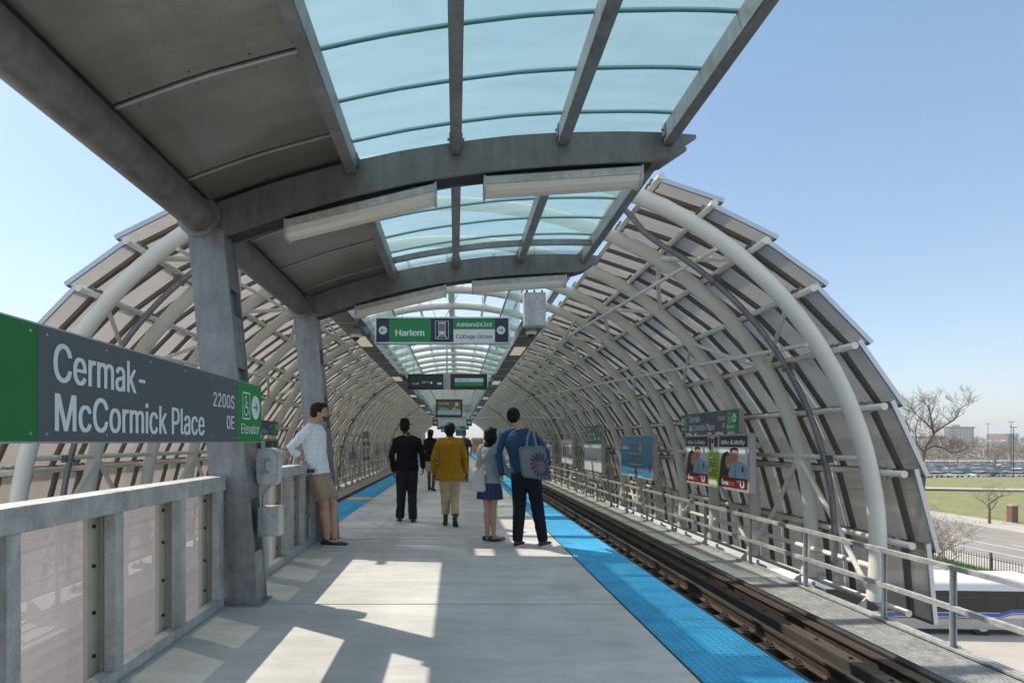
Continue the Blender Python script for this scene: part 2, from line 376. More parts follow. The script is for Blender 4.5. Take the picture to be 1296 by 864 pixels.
class Face:
    """flat sign face: o = bottom-left corner, u right, n outward; w x h metres"""
    def __init__(s, o, u, n, parent, local=False): s.o = V(o); s.u = V(u); s.n = V(n); s.w = V((0, 0, 1)); s.p = parent; s.local = local
    def P(s, x, y, z=0): return s.o + s.u * x + s.w * y + s.n * z
    def mb_rect(s, mb, x0, y0, x1, y1, z0, z1):
        v = [s.P(x, y, z) for z in (z0, z1) for x, y in ((x0, y0), (x1, y0), (x1, y1), (x0, y1))]
        mb.add(v, [(0, 1, 2, 3), (4, 5, 6, 7), (0, 1, 5, 4), (1, 2, 6, 5), (2, 3, 7, 6), (3, 0, 4, 7)])
    def rect(s, name, m, x0, y0, x1, y1, z0, z1, parent=None, label=None):
        mb = MB(); s.mb_rect(mb, x0, y0, x1, y1, z0, z1); return mb.build(name, m, parent or s.p, local=s.local, label=label)
    def mb_text(s, mb, t, x, y, w, h, z, cap='X', bold=.012, align='l'):
        bold = min(bold, .030)
        """fit t: its widest extent = w, capital height = h, baseline y"""
        vs, fs = text_geo(t, bold); hv, _ = text_geo(cap, 0)
        ch = max(v.y for v in hv); x0 = min(v.x for v in vs); x1 = max(v.x for v in vs)
        sx = w / (x1 - x0); sy = h / ch
        if align == 'r': x = x - w
        if align == 'c': x = x - w / 2
        mb.add([s.P(x + (v.x - x0) * sx, y + v.y * sy, z) for v in vs], fs)
    def mb_poly(s, mb, pts, z): mb.add([s.P(a, b, z) for a, b in pts], [tuple(range(len(pts)))])
    def mb_disc(s, mb, cx, cy, r, z, n=24, ry=None): s.mb_poly(mb, [(cx + r * math.cos(2 * PI * i / n), cy + (ry or r) * math.sin(2 * PI * i / n)) for i in range(n)], z)
    def mb_arrow(s, mb, cx, cy, r, z, d=1):
        q = [(-.62, .1), (.2, .1), (-.12, .42), (.1, .42 + .1), (.62, 0), (.1, -.52), (-.12, -.42), (.2, -.1), (-.62, -.1)]
        q = [(-.62, .09), (.28, .09), (-.02, .4), (.12, .52), (.66, 0), (.12, -.52), (-.02, -.4), (.28, -.09), (-.62, -.09)]
        s.mb_poly(mb, [(cx + a * r * d, cy + b * r) for a, b in q], z)
    def mb_line(s, mb, pts, w, z):
        for (a, b), (c, d) in zip(pts, pts[1:]):
            L = math.hypot(c - a, d - b); 
            if L < 1e-6: continue
            nx, ny = -(d - b) / L * w / 2, (c - a) / L * w / 2
            s.mb_poly(mb, [(a + nx, b + ny), (a - nx, b - ny), (c - nx, d - ny), (c + nx, d + ny)], z)
    def wheelchair(s, mb, x, y, w, h, z):
        t = w * .07
        for a in ([(0, 0), (1, 0)], [(1, 0), (1, 1)], [(1, 1), (0, 1)], [(0, 1), (0, 0)]): s.mb_line(mb, [(x + p * w, y + q * h) for p, q in a], t, z)
        s.mb_disc(mb, x + .42 * w, y + .84 * h, w * .09, z)
        s.mb_line(mb, [(x + p * w, y + q * h) for p, q in [(.42, .76), (.45, .45), (.68, .45), (.78, .2), (.88, .22)]], t * 1.4, z)
        s.mb_line(mb, [(x + .43 * w, y + .62 * h), (x + .66 * w, y + .62 * h)], t * 1.2, z)
        s.mb_line(mb, [(x + w * (.45 + .24 * math.cos(R(a))), y + h * .33 + w * .24 * math.sin(R(a))) for a in range(110, 345, 20)], t * 1.2, z)
F = 756.; CX, CY = 577., 559.; EYE = 1.35
def PX(px, py, d): return V(((px - CX) * d / F, d, EYE + (CY - py) * d / F))
YEND = 108.; ZT = -1.05; ZG = -8.
# ---------------------------------------------------------------- platform
mb = MB(); js = [-4, .7, 4.98, 8.3, 9.3]
while js[-1] < YEND: js.append(js[-1] + 4.6)
for a, b in zip(js, js[1:]):
    x0 = -1.99 if a > 8.2 else -1.93
    mb.box(x0, a + .006, -.28, 1.385, b - .006, 0)
struct(mb.build('platform', M_conc, bevel=.006))
mb = MB(); mb.box(-2.55, 8.3, -.5, 1.93, YEND, -.285); mb.box(-1.98, -4, -.5, 1.93, 8.3, -.285); mb.box(-1.95, -4, -1.8, -1.7, YEND, -.5); mb.box(1.2, -4, -1.8, 1.45, YEND, -.5)
struct(mb.build('platform_base', mat('dark platform base', (.07, .07, .068), .8)))
def tactile(x0, x1, ya, yb, dome_to):
    mb = MB(); y = ya
    while y < yb:
        mb.box(x0 + .003, y + .006, -.28, x1, min(yb, y + 1.22) - .006, .002); y += 1.22
    t = struct(mb.build('tactile_paving', M_blue))
    mb = MB(); nx = 11; st = (x1 - x0 - .05) / nx; r = .0125
    y = max(ya, 2.2) + .03; k = 0
    while y < dome_to:
        for i in range(nx + 1):
            cx = x0 + .025 + i * st; v = []
            for rr, z in ((r, .002), (r * .6, .0065)):
                v += [(cx + rr * math.cos(q * PI / 3), y + rr * math.sin(q * PI / 3), z) for q in range(6)]
            mb.add(v, [(j, (j + 1) % 6, 6 + (j + 1) % 6, 6 + j) for j in range(6)] + [tuple(range(6, 12))])
        y += st
    o = mb.build('tactile_domes', M_blue, smooth=False); tag(o, None, None, kind='structure')
tactile(1.39, 1.98, -4, YEND, 20)
tactile(-2.6, -1.995, 8.3, YEND, 18)
mb = MB(); mb.box(-2.58, 14.0, .004, -2.0, 14.5, .0075); struct(mb.build('orange_paving_stripe', M_orange))
mb = MB(); mb.box(1.375, -4, -.28, 1.39, YEND, .001); struct(mb.build('paving_edge_strip', M_dark))
mb = MB(); mb.box(1.981, -4, -.32, 2.02, YEND, -.004); mb.box(-2.64, 8.3, -.32, -2.601, YEND, -.004); struct(mb.build('platform_edge', M_dark))

# ---------------------------------------------------------------- tracks
def rail_mb(x):
    m = MB(); p = [(-.07, 0), (.07, 0), (.07, .012), (.012, .03), (.012, .125), (.036, .135), (.036, .165), (-.036, .165), (-.036, .135), (-.012, .125), (-.012, .03), (-.07, .012)]
    m.prism([(x + a, ZT - .17 + b) for a, b in p], 1, 0, 0) if False else None
    p = [(x + a, ZT - .17 + b) for a, b in p]; n = len(p); v = [(a, 0, b) for a, b in p]
    v = [(a, -3.5, b) for a, b in p] + [(a, YEND + 60, b) for a, b in p]
    m.add(v, [tuple(range(n)), tuple(range(n, 2 * n))[::-1]] + [(i, (i + 1) % n, n + (i + 1) % n, n + i) for i in range(n)])
    return m
def track(sgn, label):
    t = thing('railway_track', label, 'railway track', (sgn * 3.33, 30, ZT - .17), group='tracks on both sides of the platform')
    for x in (2.6, 4.05):
        r = rail_mb(sgn * x).build('rail', M_rust, t)
        m = MB(); m.box(sgn * x - .03, -3.5, ZT - .0049, sgn * x + .03, YEND + 60, ZT + .002); m.build('rail_head', M_railtop, r)
    far = MB(); y = -3.; k = 0
    while y < YEND + 50:
        m = MB() if k < 98 else far
        m.box(sgn * 2.15, y - .11, ZT - .37, sgn * 4.9, y + .11, ZT - .171)
        if k < 98: m.build('sleeper', M_timber, t)
        y += .62; k += 1
    o = far.build('sleeper', M_timber, t); o['kind'] = 'stuff'
    m = MB(); y = -3
    while y < 60:                                   # rail clips and plates
        for x in (2.6, 4.05):
            for s in (-1, 1):
                c = sgn * x + s * .1
                m.box(sgn * x + s * .075, y - .09, ZT - .168, sgn * x + s * .16, y + .09, ZT - .152)
                m.tube([(c - .03 * s, y - .05, ZT - .14), (c, y - .04, ZT - .10), (c + .03 * s, y, ZT - .12), (c, y + .045, ZT - .10), (c - .03 * s, y + .05, ZT - .14)], .009, 5)
        y += .62
    o = m.build('rail_clip', M_dark, t); o['kind'] = 'stuff'
    m = MB(); m.box(sgn * 4.27, -3, ZT - .17, sgn * 4.45, YEND, ZT + .01); m.build('guard_timber', M_timberl, t, bevel=.008)
    m = MB(); y = -2.7
    while y < 50: m.tube([(sgn * 4.36, y, ZT + .008), (sgn * 4.36, y, ZT + .03)], .022, 6); y += .62
    o = m.build('bolt', M_dark, t); o['kind'] = 'stuff'
    m = MB(); m.box(sgn * 4.58, -3, ZT - .12, sgn * 4.66, YEND, ZT + .03); m.box(sgn * 4.55, -3, ZT + .032, sgn * 4.69, YEND, ZT + .05); m.build('third_rail', M_rust, t)
    m = MB(); m.tube([(sgn * 4.80, -3, ZT + .03), (sgn * 4.80, YEND, ZT + .03)], .055, 10); m.build('cable_conduit', M_dark, t, smooth='auto')
    m = MB()
    for x in (2.5, 4.2): m.box(sgn * x - .15, -3.5, ZT - 1.3, sgn * x + .15, YEND + 60, ZT - .38)
    m.build('track_girder', M_dark, t)
track(1, 'rusty rails on timber sleepers right of the platform, beside the wall of adverts')
track(-1, 'rusty rails left of the platform, beyond the mesh fence')

# walkways outside the tracks
m = MB(); x = 4.90
while x < 5.70: m.box(x, 1.5, ZT - .035, x + .016, 10.6, ZT); x += .05
y = 1.55
while y < 10.6: m.box(4.9, y, ZT - .03, 5.70, y + .006, ZT - .006); y += .6
m.build('walkway_grating', M_galvrail); struct(bpy.context.scene.objects['walkway_grating'])
m = MB(); m.box(4.88, 10.62, ZT - .05, 5.70, YEND, ZT); y = 12
struct(m.build('walkway', M_pale))
m = MB(); m.box(-5.70, -3, ZT - .05, -4.88, YEND, ZT); struct(m.build('walkway', M_pale))
for s in (1, -1):
    m = MB(); m.box(s * 5.70, -3, ZT - .06, s * 5.74, YEND, ZT + .03); m.box(s * 5.78, -3, ZT - .12, s * 5.86, YEND, ZT + .02); struct(m.build('walkway_kerb', M_galvrail))
    m = MB(); m.box(s * 5.92, 7.6, ZT - 1.2, s * 6.2, YEND, ZT - .25)
    m.box(s * 4.9, -3, ZT - 1.2, s * 5.1, YEND, ZT - .06); y = 0
    while y < YEND: m.box(s * 4.3, y, ZT - .9, s * 6.2, y + .15, ZT - .42); y += 4
    struct(m.build('viaduct_girder', M_dark))
# viaduct bents
for y in (0, 14, 30, 48, 66, 84, 102):
    m = MB(); m.box(-6.5, y - .6, ZT - 2.3, 6.5, y + .6, ZT - 1.35)
    for x in (-4.5, 0, 4.5): m.prism([(x + .5 * math.cos(a * PI / 6), y + .5 * math.sin(a * PI / 6)) for a in range(12)], 2, ZG, ZT - 2.3)
    struct(m.build('viaduct_pier', M_conc))

# handrails
def handrail(sgn, ys, label):
    t = thing('handrail', label, 'handrail', (sgn * 5.8, ys[0], ZT), group='handrails along the track walkways')
    X = sgn * 5.76
    for i, y in enumerate(ys):
        p = MB(); p.box(X - .03, y - .005, ZT - .05, X + .03, y + .006, ZT + .93); p.box(X + sgn * .018, y - .03, ZT - .05, X + sgn * .03, y - .006, ZT + .93)
        p.box(X + sgn * .032, y - .05, ZT - .12, X + sgn * .06, y + .05, ZT + .05); p.build('post', M_galvrail, t)
    for z, n in ((.965, 'top_rail'), (.50, 'middle_rail')):
        p = MB(); p.box(X - .033, 1.5, ZT + z - .005, X + .033, YEND, ZT + z + .006); p.box(X - .035, 1.5, ZT + z - .05, X - .026, YEND, ZT + z - .006)
        p.build(n, M_galvrail, t)
ys = [2.6, 4.7, 6.93, 8.05, 9.85, 11.7, 13.8]
while len(ys) < 50: ys.append(ys[-1] + 2.1)
handrail(1, ys, 'grey angle-iron handrail with thin posts below the adverts, right of the tracks')
handrail(-1, [y + .6 for y in ys], 'grey angle-iron handrail with thin posts on the far side of the left track')

# ---------------------------------------------------------------- canopy over the front of the platform
TOP = [(-2.2, 3.22), (-2.06, 3.30), (-1.5, 3.50), (-.91, 3.66), (-.45, 3.76), (0, 3.83), (.45, 3.885), (.88, 3.91), (1.4, 3.92), (1.74, 3.91), (1.99, 3.89)]
BOT = [(-2.2, 2.98), (-1.88, 3.06), (-1.4, 3.225), (-.91, 3.365), (-.45, 3.47), (0, 3.55), (.45, 3.60), (.88, 3.635), (1.4, 3.66), (1.70, 3.665), (1.99, 3.86)]
def itp(tab, x):
    for (a, b), (c, d) in zip(tab, tab[1:]):
        if a <= x <= c: return b + (d - b) * (x - a) / (c - a)
    return tab[0][1] if x < tab[0][0] else tab[-1][1]
def smoothtab(tab, n=36):
    a, b = tab[0][0], tab[-1][0]; o = []
    for i in range(n + 1):
        x = a + (b - a) * i / n; s = .09
        o.append((x, sum(itp(tab, min(b, max(a, x + k * s))) for k in (-1, -.5, 0, .5, 1)) / 5 if 1.65 > x > -2.0 else itp(tab, x)))
    return o
TS, BS = smoothtab(TOP), smoothtab(BOT)
can = thing('platform_canopy', 'galvanised steel canopy with solid soffit and blue frosted glass on two leaning columns', 'canopy', (-1.8, 5.05, 0))
def quad_strip(mb, ptsA, ptsB, y0, y1):
    """solid between curve A (top) and B (bottom) in xz, from y0 to y1"""
    n = len(ptsA); v = []
    for (xa, za), (xb, zb) in zip(ptsA, ptsB): v += [(xa, y0, za), (xb, y0, zb), (xb, y1, zb), (xa, y1, za)]
    f = [(0, 1, 2, 3), tuple((n - 1) * 4 + k for k in (3, 2, 1, 0))]
    for i in range(n - 1):
        for k in range(4): a = i * 4 + k; b = i * 4 + (k + 1) % 4; f.append((a, a + 4, b + 4, b))
    mb.add(v, f)
def beam(y):
    m = MB()
    quad_strip(m, TS, BS, y - .12, y - .095)                       # front plate
    quad_strip(m, [(x, z - .06) for x, z in TS[1:-2]], [(x, z + .03) for x, z in BS[1:-2]], y - .094, y + .085)
    quad_strip(m, TS, BS, y + .086, y + .11)
    o = m.build('arched_beam', M_galvd, can, bevel=.004)
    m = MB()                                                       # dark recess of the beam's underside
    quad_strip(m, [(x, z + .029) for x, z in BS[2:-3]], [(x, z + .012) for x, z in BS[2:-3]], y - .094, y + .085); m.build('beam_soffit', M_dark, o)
    return o
def column(y):
    m = MB(); zt = 3.06; n = 14
    def cx(z): return -1.80 - .275 * (z / 3.2) ** 1.15
    def w(z): return .165 - .005 * z
    L = [(cx(z) - w(z), z) for z in [zt * i / n for i in range(n + 1)]] + [(-2.2, 3.2)]
    Rr = [(cx(z) + w(z), z) for z in [zt * i / n for i in range(n + 1)]] + [(-1.9, 3.09)]
    def pl(y0, y1, inset=0):
        v = []; 
        for (a, z), (b, z2) in zip(L, Rr): v += [(a + inset, y0, z), (b - inset, y0, z2), (b - inset, y1, z2), (a + inset, y1, z)]
        f = [(0, 3, 2, 1), tuple(n_ + (len(L) - 1) * 4 for n_ in (0, 1, 2, 3))]
        for i in range(len(L) - 1):
            for k in range(4): a = i * 4 + k; b = i * 4 + (k + 1) % 4; f.append((a, b, b + 4, a + 4))
        m.add(v, f)
    pl(y - .14, y - .112); pl(y - .1119, y + .089, .05); pl(y + .09, y + .12)
    for s, X in ((-1, L), (1, Rr)):                                   # side skins leave slots
        for i in range(len(X) - 1):
            if i in (2, 3, 7, 8, 11): continue
            (a, z), (b, z2) = X[i], X[i + 1]
            v = [(a - s * .004, y - .1118, z), (a - s * .02, y - .1118, z), (a - s * .02, y + .0898, z), (a - s * .004, y + .0898, z)]
            v += [(b - s * .004, y - .1118, z2), (b - s * .02, y - .1118, z2), (b - s * .02, y + .0898, z2), (b - s * .004, y + .0898, z2)]
            m.add(v, [(0, 3, 2, 1), (4, 5, 6, 7), (0, 1, 5, 4), (1, 2, 6, 5), (2, 3, 7, 6), (3, 0, 4, 7)])
    o = m.build('column', M_galv, can, bevel=.004)
    m = MB(); m.prism([(-2.0, y - .17), (-1.6, y - .17), (-1.6, y + .15), (-2.0, y + .15)], 2, .001, .012); m.build('base_plate', M_galv, o)
BY = [1.88, 5.06, 8.28]
for y in BY: beam(y); column(y)
# edge tube with flanges
for a, b in ((-1.9, 1.75), (2.0, 4.90), (5.20, 8.12)):
    m = MB(); p0 = V((-2.12, a, 3.21)); p1 = V((-2.12, b, 3.21)); m.tube([p0, p1], .135, 28); o = m.build('edge_tube', M_galvd, can, smooth='auto')
    m = MB(); m.tube([p1 - V((0, .0, 0)), p1 + V((0, .03, 0))], .175, 28); m.tube([p0 - V((0, .03, 0)), p0], .175, 28); m.build('flange', M_galv, o, smooth='auto')
# soffit panels
y = -1.4; k = 0
sof = [-1.4, -.4, .58, 1.56, 2.54, 3.52, 4.49, 4.93]
sof2 = [5.19, 5.87, 6.84, 7.82, 8.15]
xs = [-2.02 + (1.15) * i / 8 for i in range(9)]
for seq in (sof, sof2):
    for a, b in zip(seq, seq[1:]):
        m = MB(); quad_strip(m, [(x, itp(TS, x) + .045) for x in xs], [(x, itp(TS, x) + .02) for x in xs], a + .008, b - .008); m.build('soffit_panel', M_soffit, can)
        m = MB()
        for xx in (-1.9, -1.55, -1.2, -.95):
            for yy in (a + .07, b - .05): m.tube([(xx, yy, itp(TS, xx) + .021), (xx, yy, itp(TS, xx) + .016)], .005, 6)
        m.build('soffit_screw', M_dark, can)
        m = MB(); quad_strip(m, [(x, itp(TS, x) + .019) for x in xs], [(x, itp(TS, x) + .012) for x in xs], a + .012, a + .034); m.build('soffit_joint', M_alu, can)
m = MB(); 
quad_strip(m, [(x, itp(TS, x) + .10) for x in [-2.2] + xs], [(x, itp(TS, x) + .058) for x in [-2.2] + xs], -1.5, 8.4); m.build('roof_sheet', M_galvd, can)
# longitudinal purlins that carry the glass
for x in (-.86, 0.0, .885, 1.755):
    for a, b in ((-1.4, BY[0] - .13), (BY[0] + .12, BY[1] - .13), (BY[1] + .12, BY[2] - .13)):
        z = itp(TS, x); m = MB(); m.box(x - .045, a, z - .11, x + .045, b, z + .055); o = m.build('purlin', M_galv, can, bevel=.006)
        m = MB()
        for yy in (a + .03, b - .03):
            for s in (-1, 1): m.box(x + s * .047, yy - .03, z - .06, x + s * .055, yy + .03, z + .04); m.tube([(x + s * .055, yy, z), (x + s * .07, yy, z)], .012, 6)
        m.build('bracket', M_galv, o)
m = MB(); quad_strip(m, [(x, itp(TS, x) - .02) for x in [-.8 + 2.5 * i / 20 for i in range(21)]], [(x, itp(TS, x) - .085) for x in [-.8 + 2.5 * i / 20 for i in range(21)]], 7.5, 7.56); m.build('cross_member', M_galv, can)
# glass sheets and teal joints
gx = [-.868, -.6, -.4, -.2, -.04, .04, .25, .45, .65, .84, .93, 1.15, 1.35, 1.55, 1.84]
gj = [-1.4 + .56 * i for i in range(18)]; gj = [g for g in gj if g < 8.1] + [8.35]
for a, b in zip(gj, gj[1:]):
    m = MB(); quad_strip(m, [(x, itp(TS, x) + .075) for x in gx], [(x, itp(TS, x) + .06) for x in gx], a + .006, b - .006); m.build('glass_sheet', M_glass, can, smooth='auto')
    m = MB(); quad_strip(m, [(x, itp(TS, x) + .078) for x in gx], [(x, itp(TS, x) + .052) for x in gx], a - .007, a + .0055); m.build('glass_joint', M_joint, can)

# light fixtures under the beams
def fixture(x0, x1, y, label):
    z0, z1 = itp(BS, x0) + .015, itp(BS, x1) + .015; t = thing('linear_light', label, 'light fixture', ((x0 + x1) / 2, y, (z0 + z1) / 2 - .16), group='linear lights under the canopy beams')
    def sec(mb, prof):
        v = []
        for x, z in ((x0, z0), (x1, z1)): v += [(x, y + a, z + b) for a, b in prof]
        n = len(prof); mb.add(v, [tuple(range(n))[::-1], tuple(range(n, 2 * n))] + [(i, (i + 1) % n, n + (i + 1) % n, n + i) for i in range(n)])
    m = MB(); sec(m, [(-.10, -.04), (-.10, -.10), (-.075, -.10), (.075, -.10), (.10, -.10), (.10, -.04), (.06, -.015), (-.06, -.015)]); m.build('housing', M_galvrail, t)
    m = MB(); sec(m, [(-.092, -.101), (-.085, -.15), (-.04, -.175), (.04, -.175), (.085, -.15), (.092, -.101)]); m.build('diffuser', MATS_DIF, t)
    for x, z in ((x0, z0), (x1, z1)):
        m = MB(); m.prism([(y - .105, z - .03), (y - .105, z - .15), (y - .05, z - .185), (y + .05, z - .185), (y + .105, z - .15), (y + .105, z - .03)], 0, x - .008, x + .008); m.build('end_cap', M_galvrail, t)
    m = MB()
    for f in (.15, .85): x = x0 + f * (x1 - x0); z = z0 + f * (z1 - z0); m.box(x - .02, y - .02, z - .03, x + .02, y + .02, z + .03)
    m.build('mount', M_galv, t)
MATS_DIF = mat('milky light diffuser', (.70, .66, .60), .3, 0, .03)
fixture(-1.42, -.17, 5.06, 'long white light fixture under the nearest canopy beam, left of the pair')
fixture(.24, 1.55, 5.06, 'long white light fixture under the nearest canopy beam, right of the pair near its tip')
fixture(-1.38, -.14, 8.28, 'white light fixture under the second canopy beam, left end nearest the column')
fixture(.23, 1.51, 8.28, 'white light fixture under the second canopy beam, right of the pair above the hanging sign')

# ---------------------------------------------------------------- tunnel of ribs
TX, TZ, TR = -.14, -.28, 5.74; TOFF = .76; TH0 = 66.9
tun = thing('station_tunnel', 'long tube shaped tunnel of cream steel ribs clad in perforated stainless sheets', 'train shed', (TX, 9, ZT))
ry = [9.0, 10.7]
while ry[-1] < YEND: ry.append(ry[-1] + 2.0)
def TP(ang, r, y):
    a = R(ang); ca, sa_ = math.cos(a), math.sin(a)
    if ang <= TH0: return V((TX + TOFF + r * ca, y, TZ + r * sa_))
    if ang >= 180 - TH0: return V((TX - TOFF + r * ca, y, TZ + r * sa_))
    rt_ = r + TOFF / math.cos(R(TH0)); return V((TX + rt_ * ca, y, TZ - TOFF * math.tan(R(TH0)) + rt_ * sa_))
rib_me = None
for i, y in enumerate(ry):
    if rib_me is None:
        m = MB(); pts = [TP(a, TR, ry[0]) for a in [-7.6 + 195.2 * k / 60 for k in range(61)]]
        m.tube(pts, .118, 16, up=(0, 1, 0)); o = m.build('rib', M_cream, tun, smooth='auto'); rib_me = o
    else:
        o = rib_me.copy(); C.objects.link(o); o.location = (0, y - ry[0], 0)
# purlins outside the ribs, with round stub ends beyond the front rib
PA = [-8, 1.35, 11.4, 21.2, 30.6, 40.4, 49.7, 58.6, 66.9]
RP = TR + .175
Y0 = 8.55
for a in PA + [180 - q for q in PA]:
    m = MB(); p = TP(a, RP, Y0); q = TP(a, RP, YEND + .5); m.tube([p, q], .047, 10); o = m.build('purlin', M_cream, tun, smooth='auto')
    m = MB(); m.tube([TP(a, RP, Y0 - .005), TP(a, RP, Y0 + .02)], .052, 12); m.tube([TP(a, RP, Y0 + .55), TP(a, RP, Y0 + .6)], .062, 12)
    m.build('collar', M_cream, o, smooth='auto')
for a in (75.5, 82.5, 90, 97.5, 104.5):
    m = MB(); m.tube([TP(a, TR + .17, 14), TP(a, TR + .17, YEND)], .05 if a != 90 else .12, 8); m.build('skylight_purlin', M_cream, tun, smooth='auto')
# struts in line with the ribs
for a in (13.9, 166.1, -2.6, 182.6):
    m = MB(); m.tube([TP(a, TR - .02, ry[0]), TP(a, TR - .02, YEND)], .045, 10); m.build('strut', M_cream, tun, smooth='auto')
# clamps between purlin and rib, nearest hundred as parts
far = MB(); cnt = 0
for i, y in enumerate(ry):
    for a in PA[1:] + [180 - q for q in PA[1:]]:
        if i > 22: continue
        m = MB() if cnt < 96 else far
        c = TP(a, RP + .03, y); rad = V((math.cos(R(a)), 0, math.sin(R(a)))); tn = V((-rad.z, 0, rad.x))
        for s in (-1, 1): m.bar(c + V((0, s * .09, 0)) - rad * .03, c + V((0, s * .09, 0)) + rad * .05, .16, .05, up=(0, 1, 0))
        if cnt < 96: m.build('clamp', M_galvd, tun)
        cnt += 1
o = far.build('clamp', M_galvd, tun); o['kind'] = 'stuff'
# braces: low V pairs in alternate bays, and long shallow spirals
far = MB(); cnt = 0
def brace(pts, r=.042):
    global cnt
    m = MB() if cnt < 94 else far
    m.tube(pts, r, 8)
    if cnt < 94: m.build('brace', M_cream, tun, smooth='auto')
    cnt += 1
for i in range(len(ry) - 1):
    for side in (0, 1):
        f = (lambda a: a) if side == 0 else (lambda a: 180 - a)
        ya, yb = ry[i], ry[i + 1]
        if i % 2: brace([TP(f(13.9), TR - .05, ya), TP(f(3.2), TR - .1, (ya + yb) / 2), TP(f(-7), TR - .05, yb)])
        else: brace([TP(f(-7), TR - .05, ya), TP(f(3.2), TR - .1, (ya + yb) / 2), TP(f(13.9), TR - .05, yb)])
        if i < 14:
            a0, a1 = ((40.4, 30.6) if i % 2 == 0 else (30.6, 40.4)); brace([TP(f(a0), TR + .02, ya), TP(f((a0 + a1) / 2), TR - .02, (ya + yb) / 2), TP(f(a1), TR + .02, yb)], .036)
            a0, a1 = ((58.6, 49.7) if i % 2 else (49.7, 58.6)); brace([TP(f(a0), TR + .02, ya), TP(f((a0 + a1) / 2), TR - .02, (ya + yb) / 2), TP(f(a1), TR + .02, yb)], .042)
o = far.build('brace', M_cream, tun, smooth='auto'); o['kind'] = 'stuff'
for side in (0, 1):
    f = (lambda a: a) if side == 0 else (lambda a: 180 - a)
    for a0, a1, y0, y1 in ((33.5, 56, 9., 48), (54, 66, 9., 28), (30, 66, 30, 92), (62, 30, 16, 76), (17.5, 48, 54, 106)):
        m = MB(); n = 40; m.tube([TP(f(a0 + (a1 - a0) * k / n), TR - .13, y0 + (y1 - y0) * k / n) for k in range(n + 1)], .034, 8); m.build('spiral_brace', M_cream, tun, smooth='auto')
# cladding rows: each flat, shingled outward at its lower edge
YP = 8.85
def FO(a): return .36 * max(0, 1 - a / 62)
for side in (0, 1):
    f = (lambda a: a) if side == 0 else (lambda a: 180 - a)
    for k in range(len(PA) - 1):
        lo, hi = PA[k] - 1.4, PA[k + 1] - .2
        pl, ph = TP(f(lo), RP + .22 + FO(lo), 0), TP(f(hi), RP + .08 + FO(hi), 0)
        nrm = (ph - pl).cross(V((0, 1, 0))).normalized()
        if nrm.x * (1 if side == 0 else -1) < 0: nrm = -nrm
        def sl(m, a, b, y0, y1, t0, t1):
            v = []
            for yy in (y0, y1):
                for p, t in ((a, t0), (b, t0), (b, t1), (a, t1)): v.append(V((p.x, yy, p.z)) + nrm * t)
            m.add(v, [(0, 1, 2, 3), (7, 6, 5, 4), (0, 4, 5, 1), (1, 5, 6, 2), (2, 6, 7, 3), (3, 7, 4, 0)])
        m = MB(); y = YP
        while y < YEND + .6:
            sl(m, pl, ph, y + .01, min(y + 1.0, YEND + .6) - .01, 0, .006); y += 1.0
        o = m.build('cladding_row', M_clad, tun)
        far = MB(); y = YP + .40; kk = 0
        while y < YEND:
            m = MB() if kk < 6 else far
            sl(m, pl, ph, y - .045, y + .045, -.055, -.002); y += .67
            if kk < 6: m.build('batten', M_batten, o)
            kk += 1
        far.build('batten', M_batten, o)['kind'] = 'stuff'
        m = MB(); sl(m, pl, ph, YP - .03, YP + .008, -.02, .045); m.build('edge_trim', M_alu, o)
        m = MB(); d = (ph - pl).normalized(); sl(m, pl, pl + d * .03, YP, YEND, -.03, .02); m.build('lower_lip', M_batten, o)
# gutter and brackets at the top of the cladding
for side in (0, 1):
    f = (lambda a: a) if side == 0 else (lambda a: 180 - a)
    g = TP(f(69.5), TR + .24, 0); m = MB(); m.box(g.x - .10, YP - .05, g.z - .09, g.x + .10, YEND, g.z + .07); m.build('gutter', M_galvrail, tun)
# skylight sheets
sa = [69.5, 75.5, 82.5, 90, 97.5, 104.5, 110.5]
m = MB(); y = 13.6
while y < YEND:
    for a0, a1 in zip(sa, sa[1:]):
        p, q = TP(a0, TR + .26, 0), TP(a1, TR + .26, 0)
        m.add([(p.x, y + .02, p.z), (q.x, y + .02, q.z), (q.x, y + 1.98, q.z), (p.x, y + 1.98, p.z)], [(0, 1, 2, 3)])
    y += 2
m.build('skylight', M_poly, tun)
# downpipes on the shell
for side in (0, 1):
    f = (lambda a: a) if side == 0 else (lambda a: 180 - a)
    for yy in (9.75, 33.2, 57.2):
        m = MB(); m.tube([TP(f(69.5), TR + .18, yy), TP(f(67), TR + .02, yy), TP(f(64), TR - .13, yy), TP(f(61.5), TR - .17, yy)] + [TP(f(a), TR - .18, yy) for a in [60 - 64 * k / 40 for k in range(41)]], .046, 12); o = m.build('downpipe', M_galv, tun, smooth='auto')
        m = MB()
        for a in (1.3, 13.9, 30.6, 49.7): m.tube([TP(f(a), TR - .19, yy) + V((-math.sin(R(f(a))), 0, math.cos(R(f(a))))) * s * .025 for s in (-1, 1)], .068, 12); q = TP(f(a), TR - .1, yy); m.box(q.x - .05, yy - .03, q.z - .06, q.x + .05, yy + .10, q.z + .06)
        m.build('pipe_clip', M_galvd, o)
# shoe plates at the rib feet
for i, y in enumerate(ry[:46]):
    for s in (1, -1):
        p = TP(-7.6 if s > 0 else 187.6, TR, y); m = MB()
        m.box(p.x - .22, y - .16, ZT - .26, p.x + .22, y + .16, ZT - .2)
        m.prism([(p.x - s * .13, ZT - .2), (p.x - s * .32, ZT - .2), (p.x - s * .32, ZT - .12), (p.x - s * .13, ZT + .06)], 1, y - .015, y + .015)
        for a, b in ((-.17, -.12), (-.17, .12), (.17, .12)): m.tube([(p.x + a, y + b, ZT - .2), (p.x + a, y + b, ZT - .13)], .03, 6)
        m.build('rib_shoe', M_galvrail, tun)
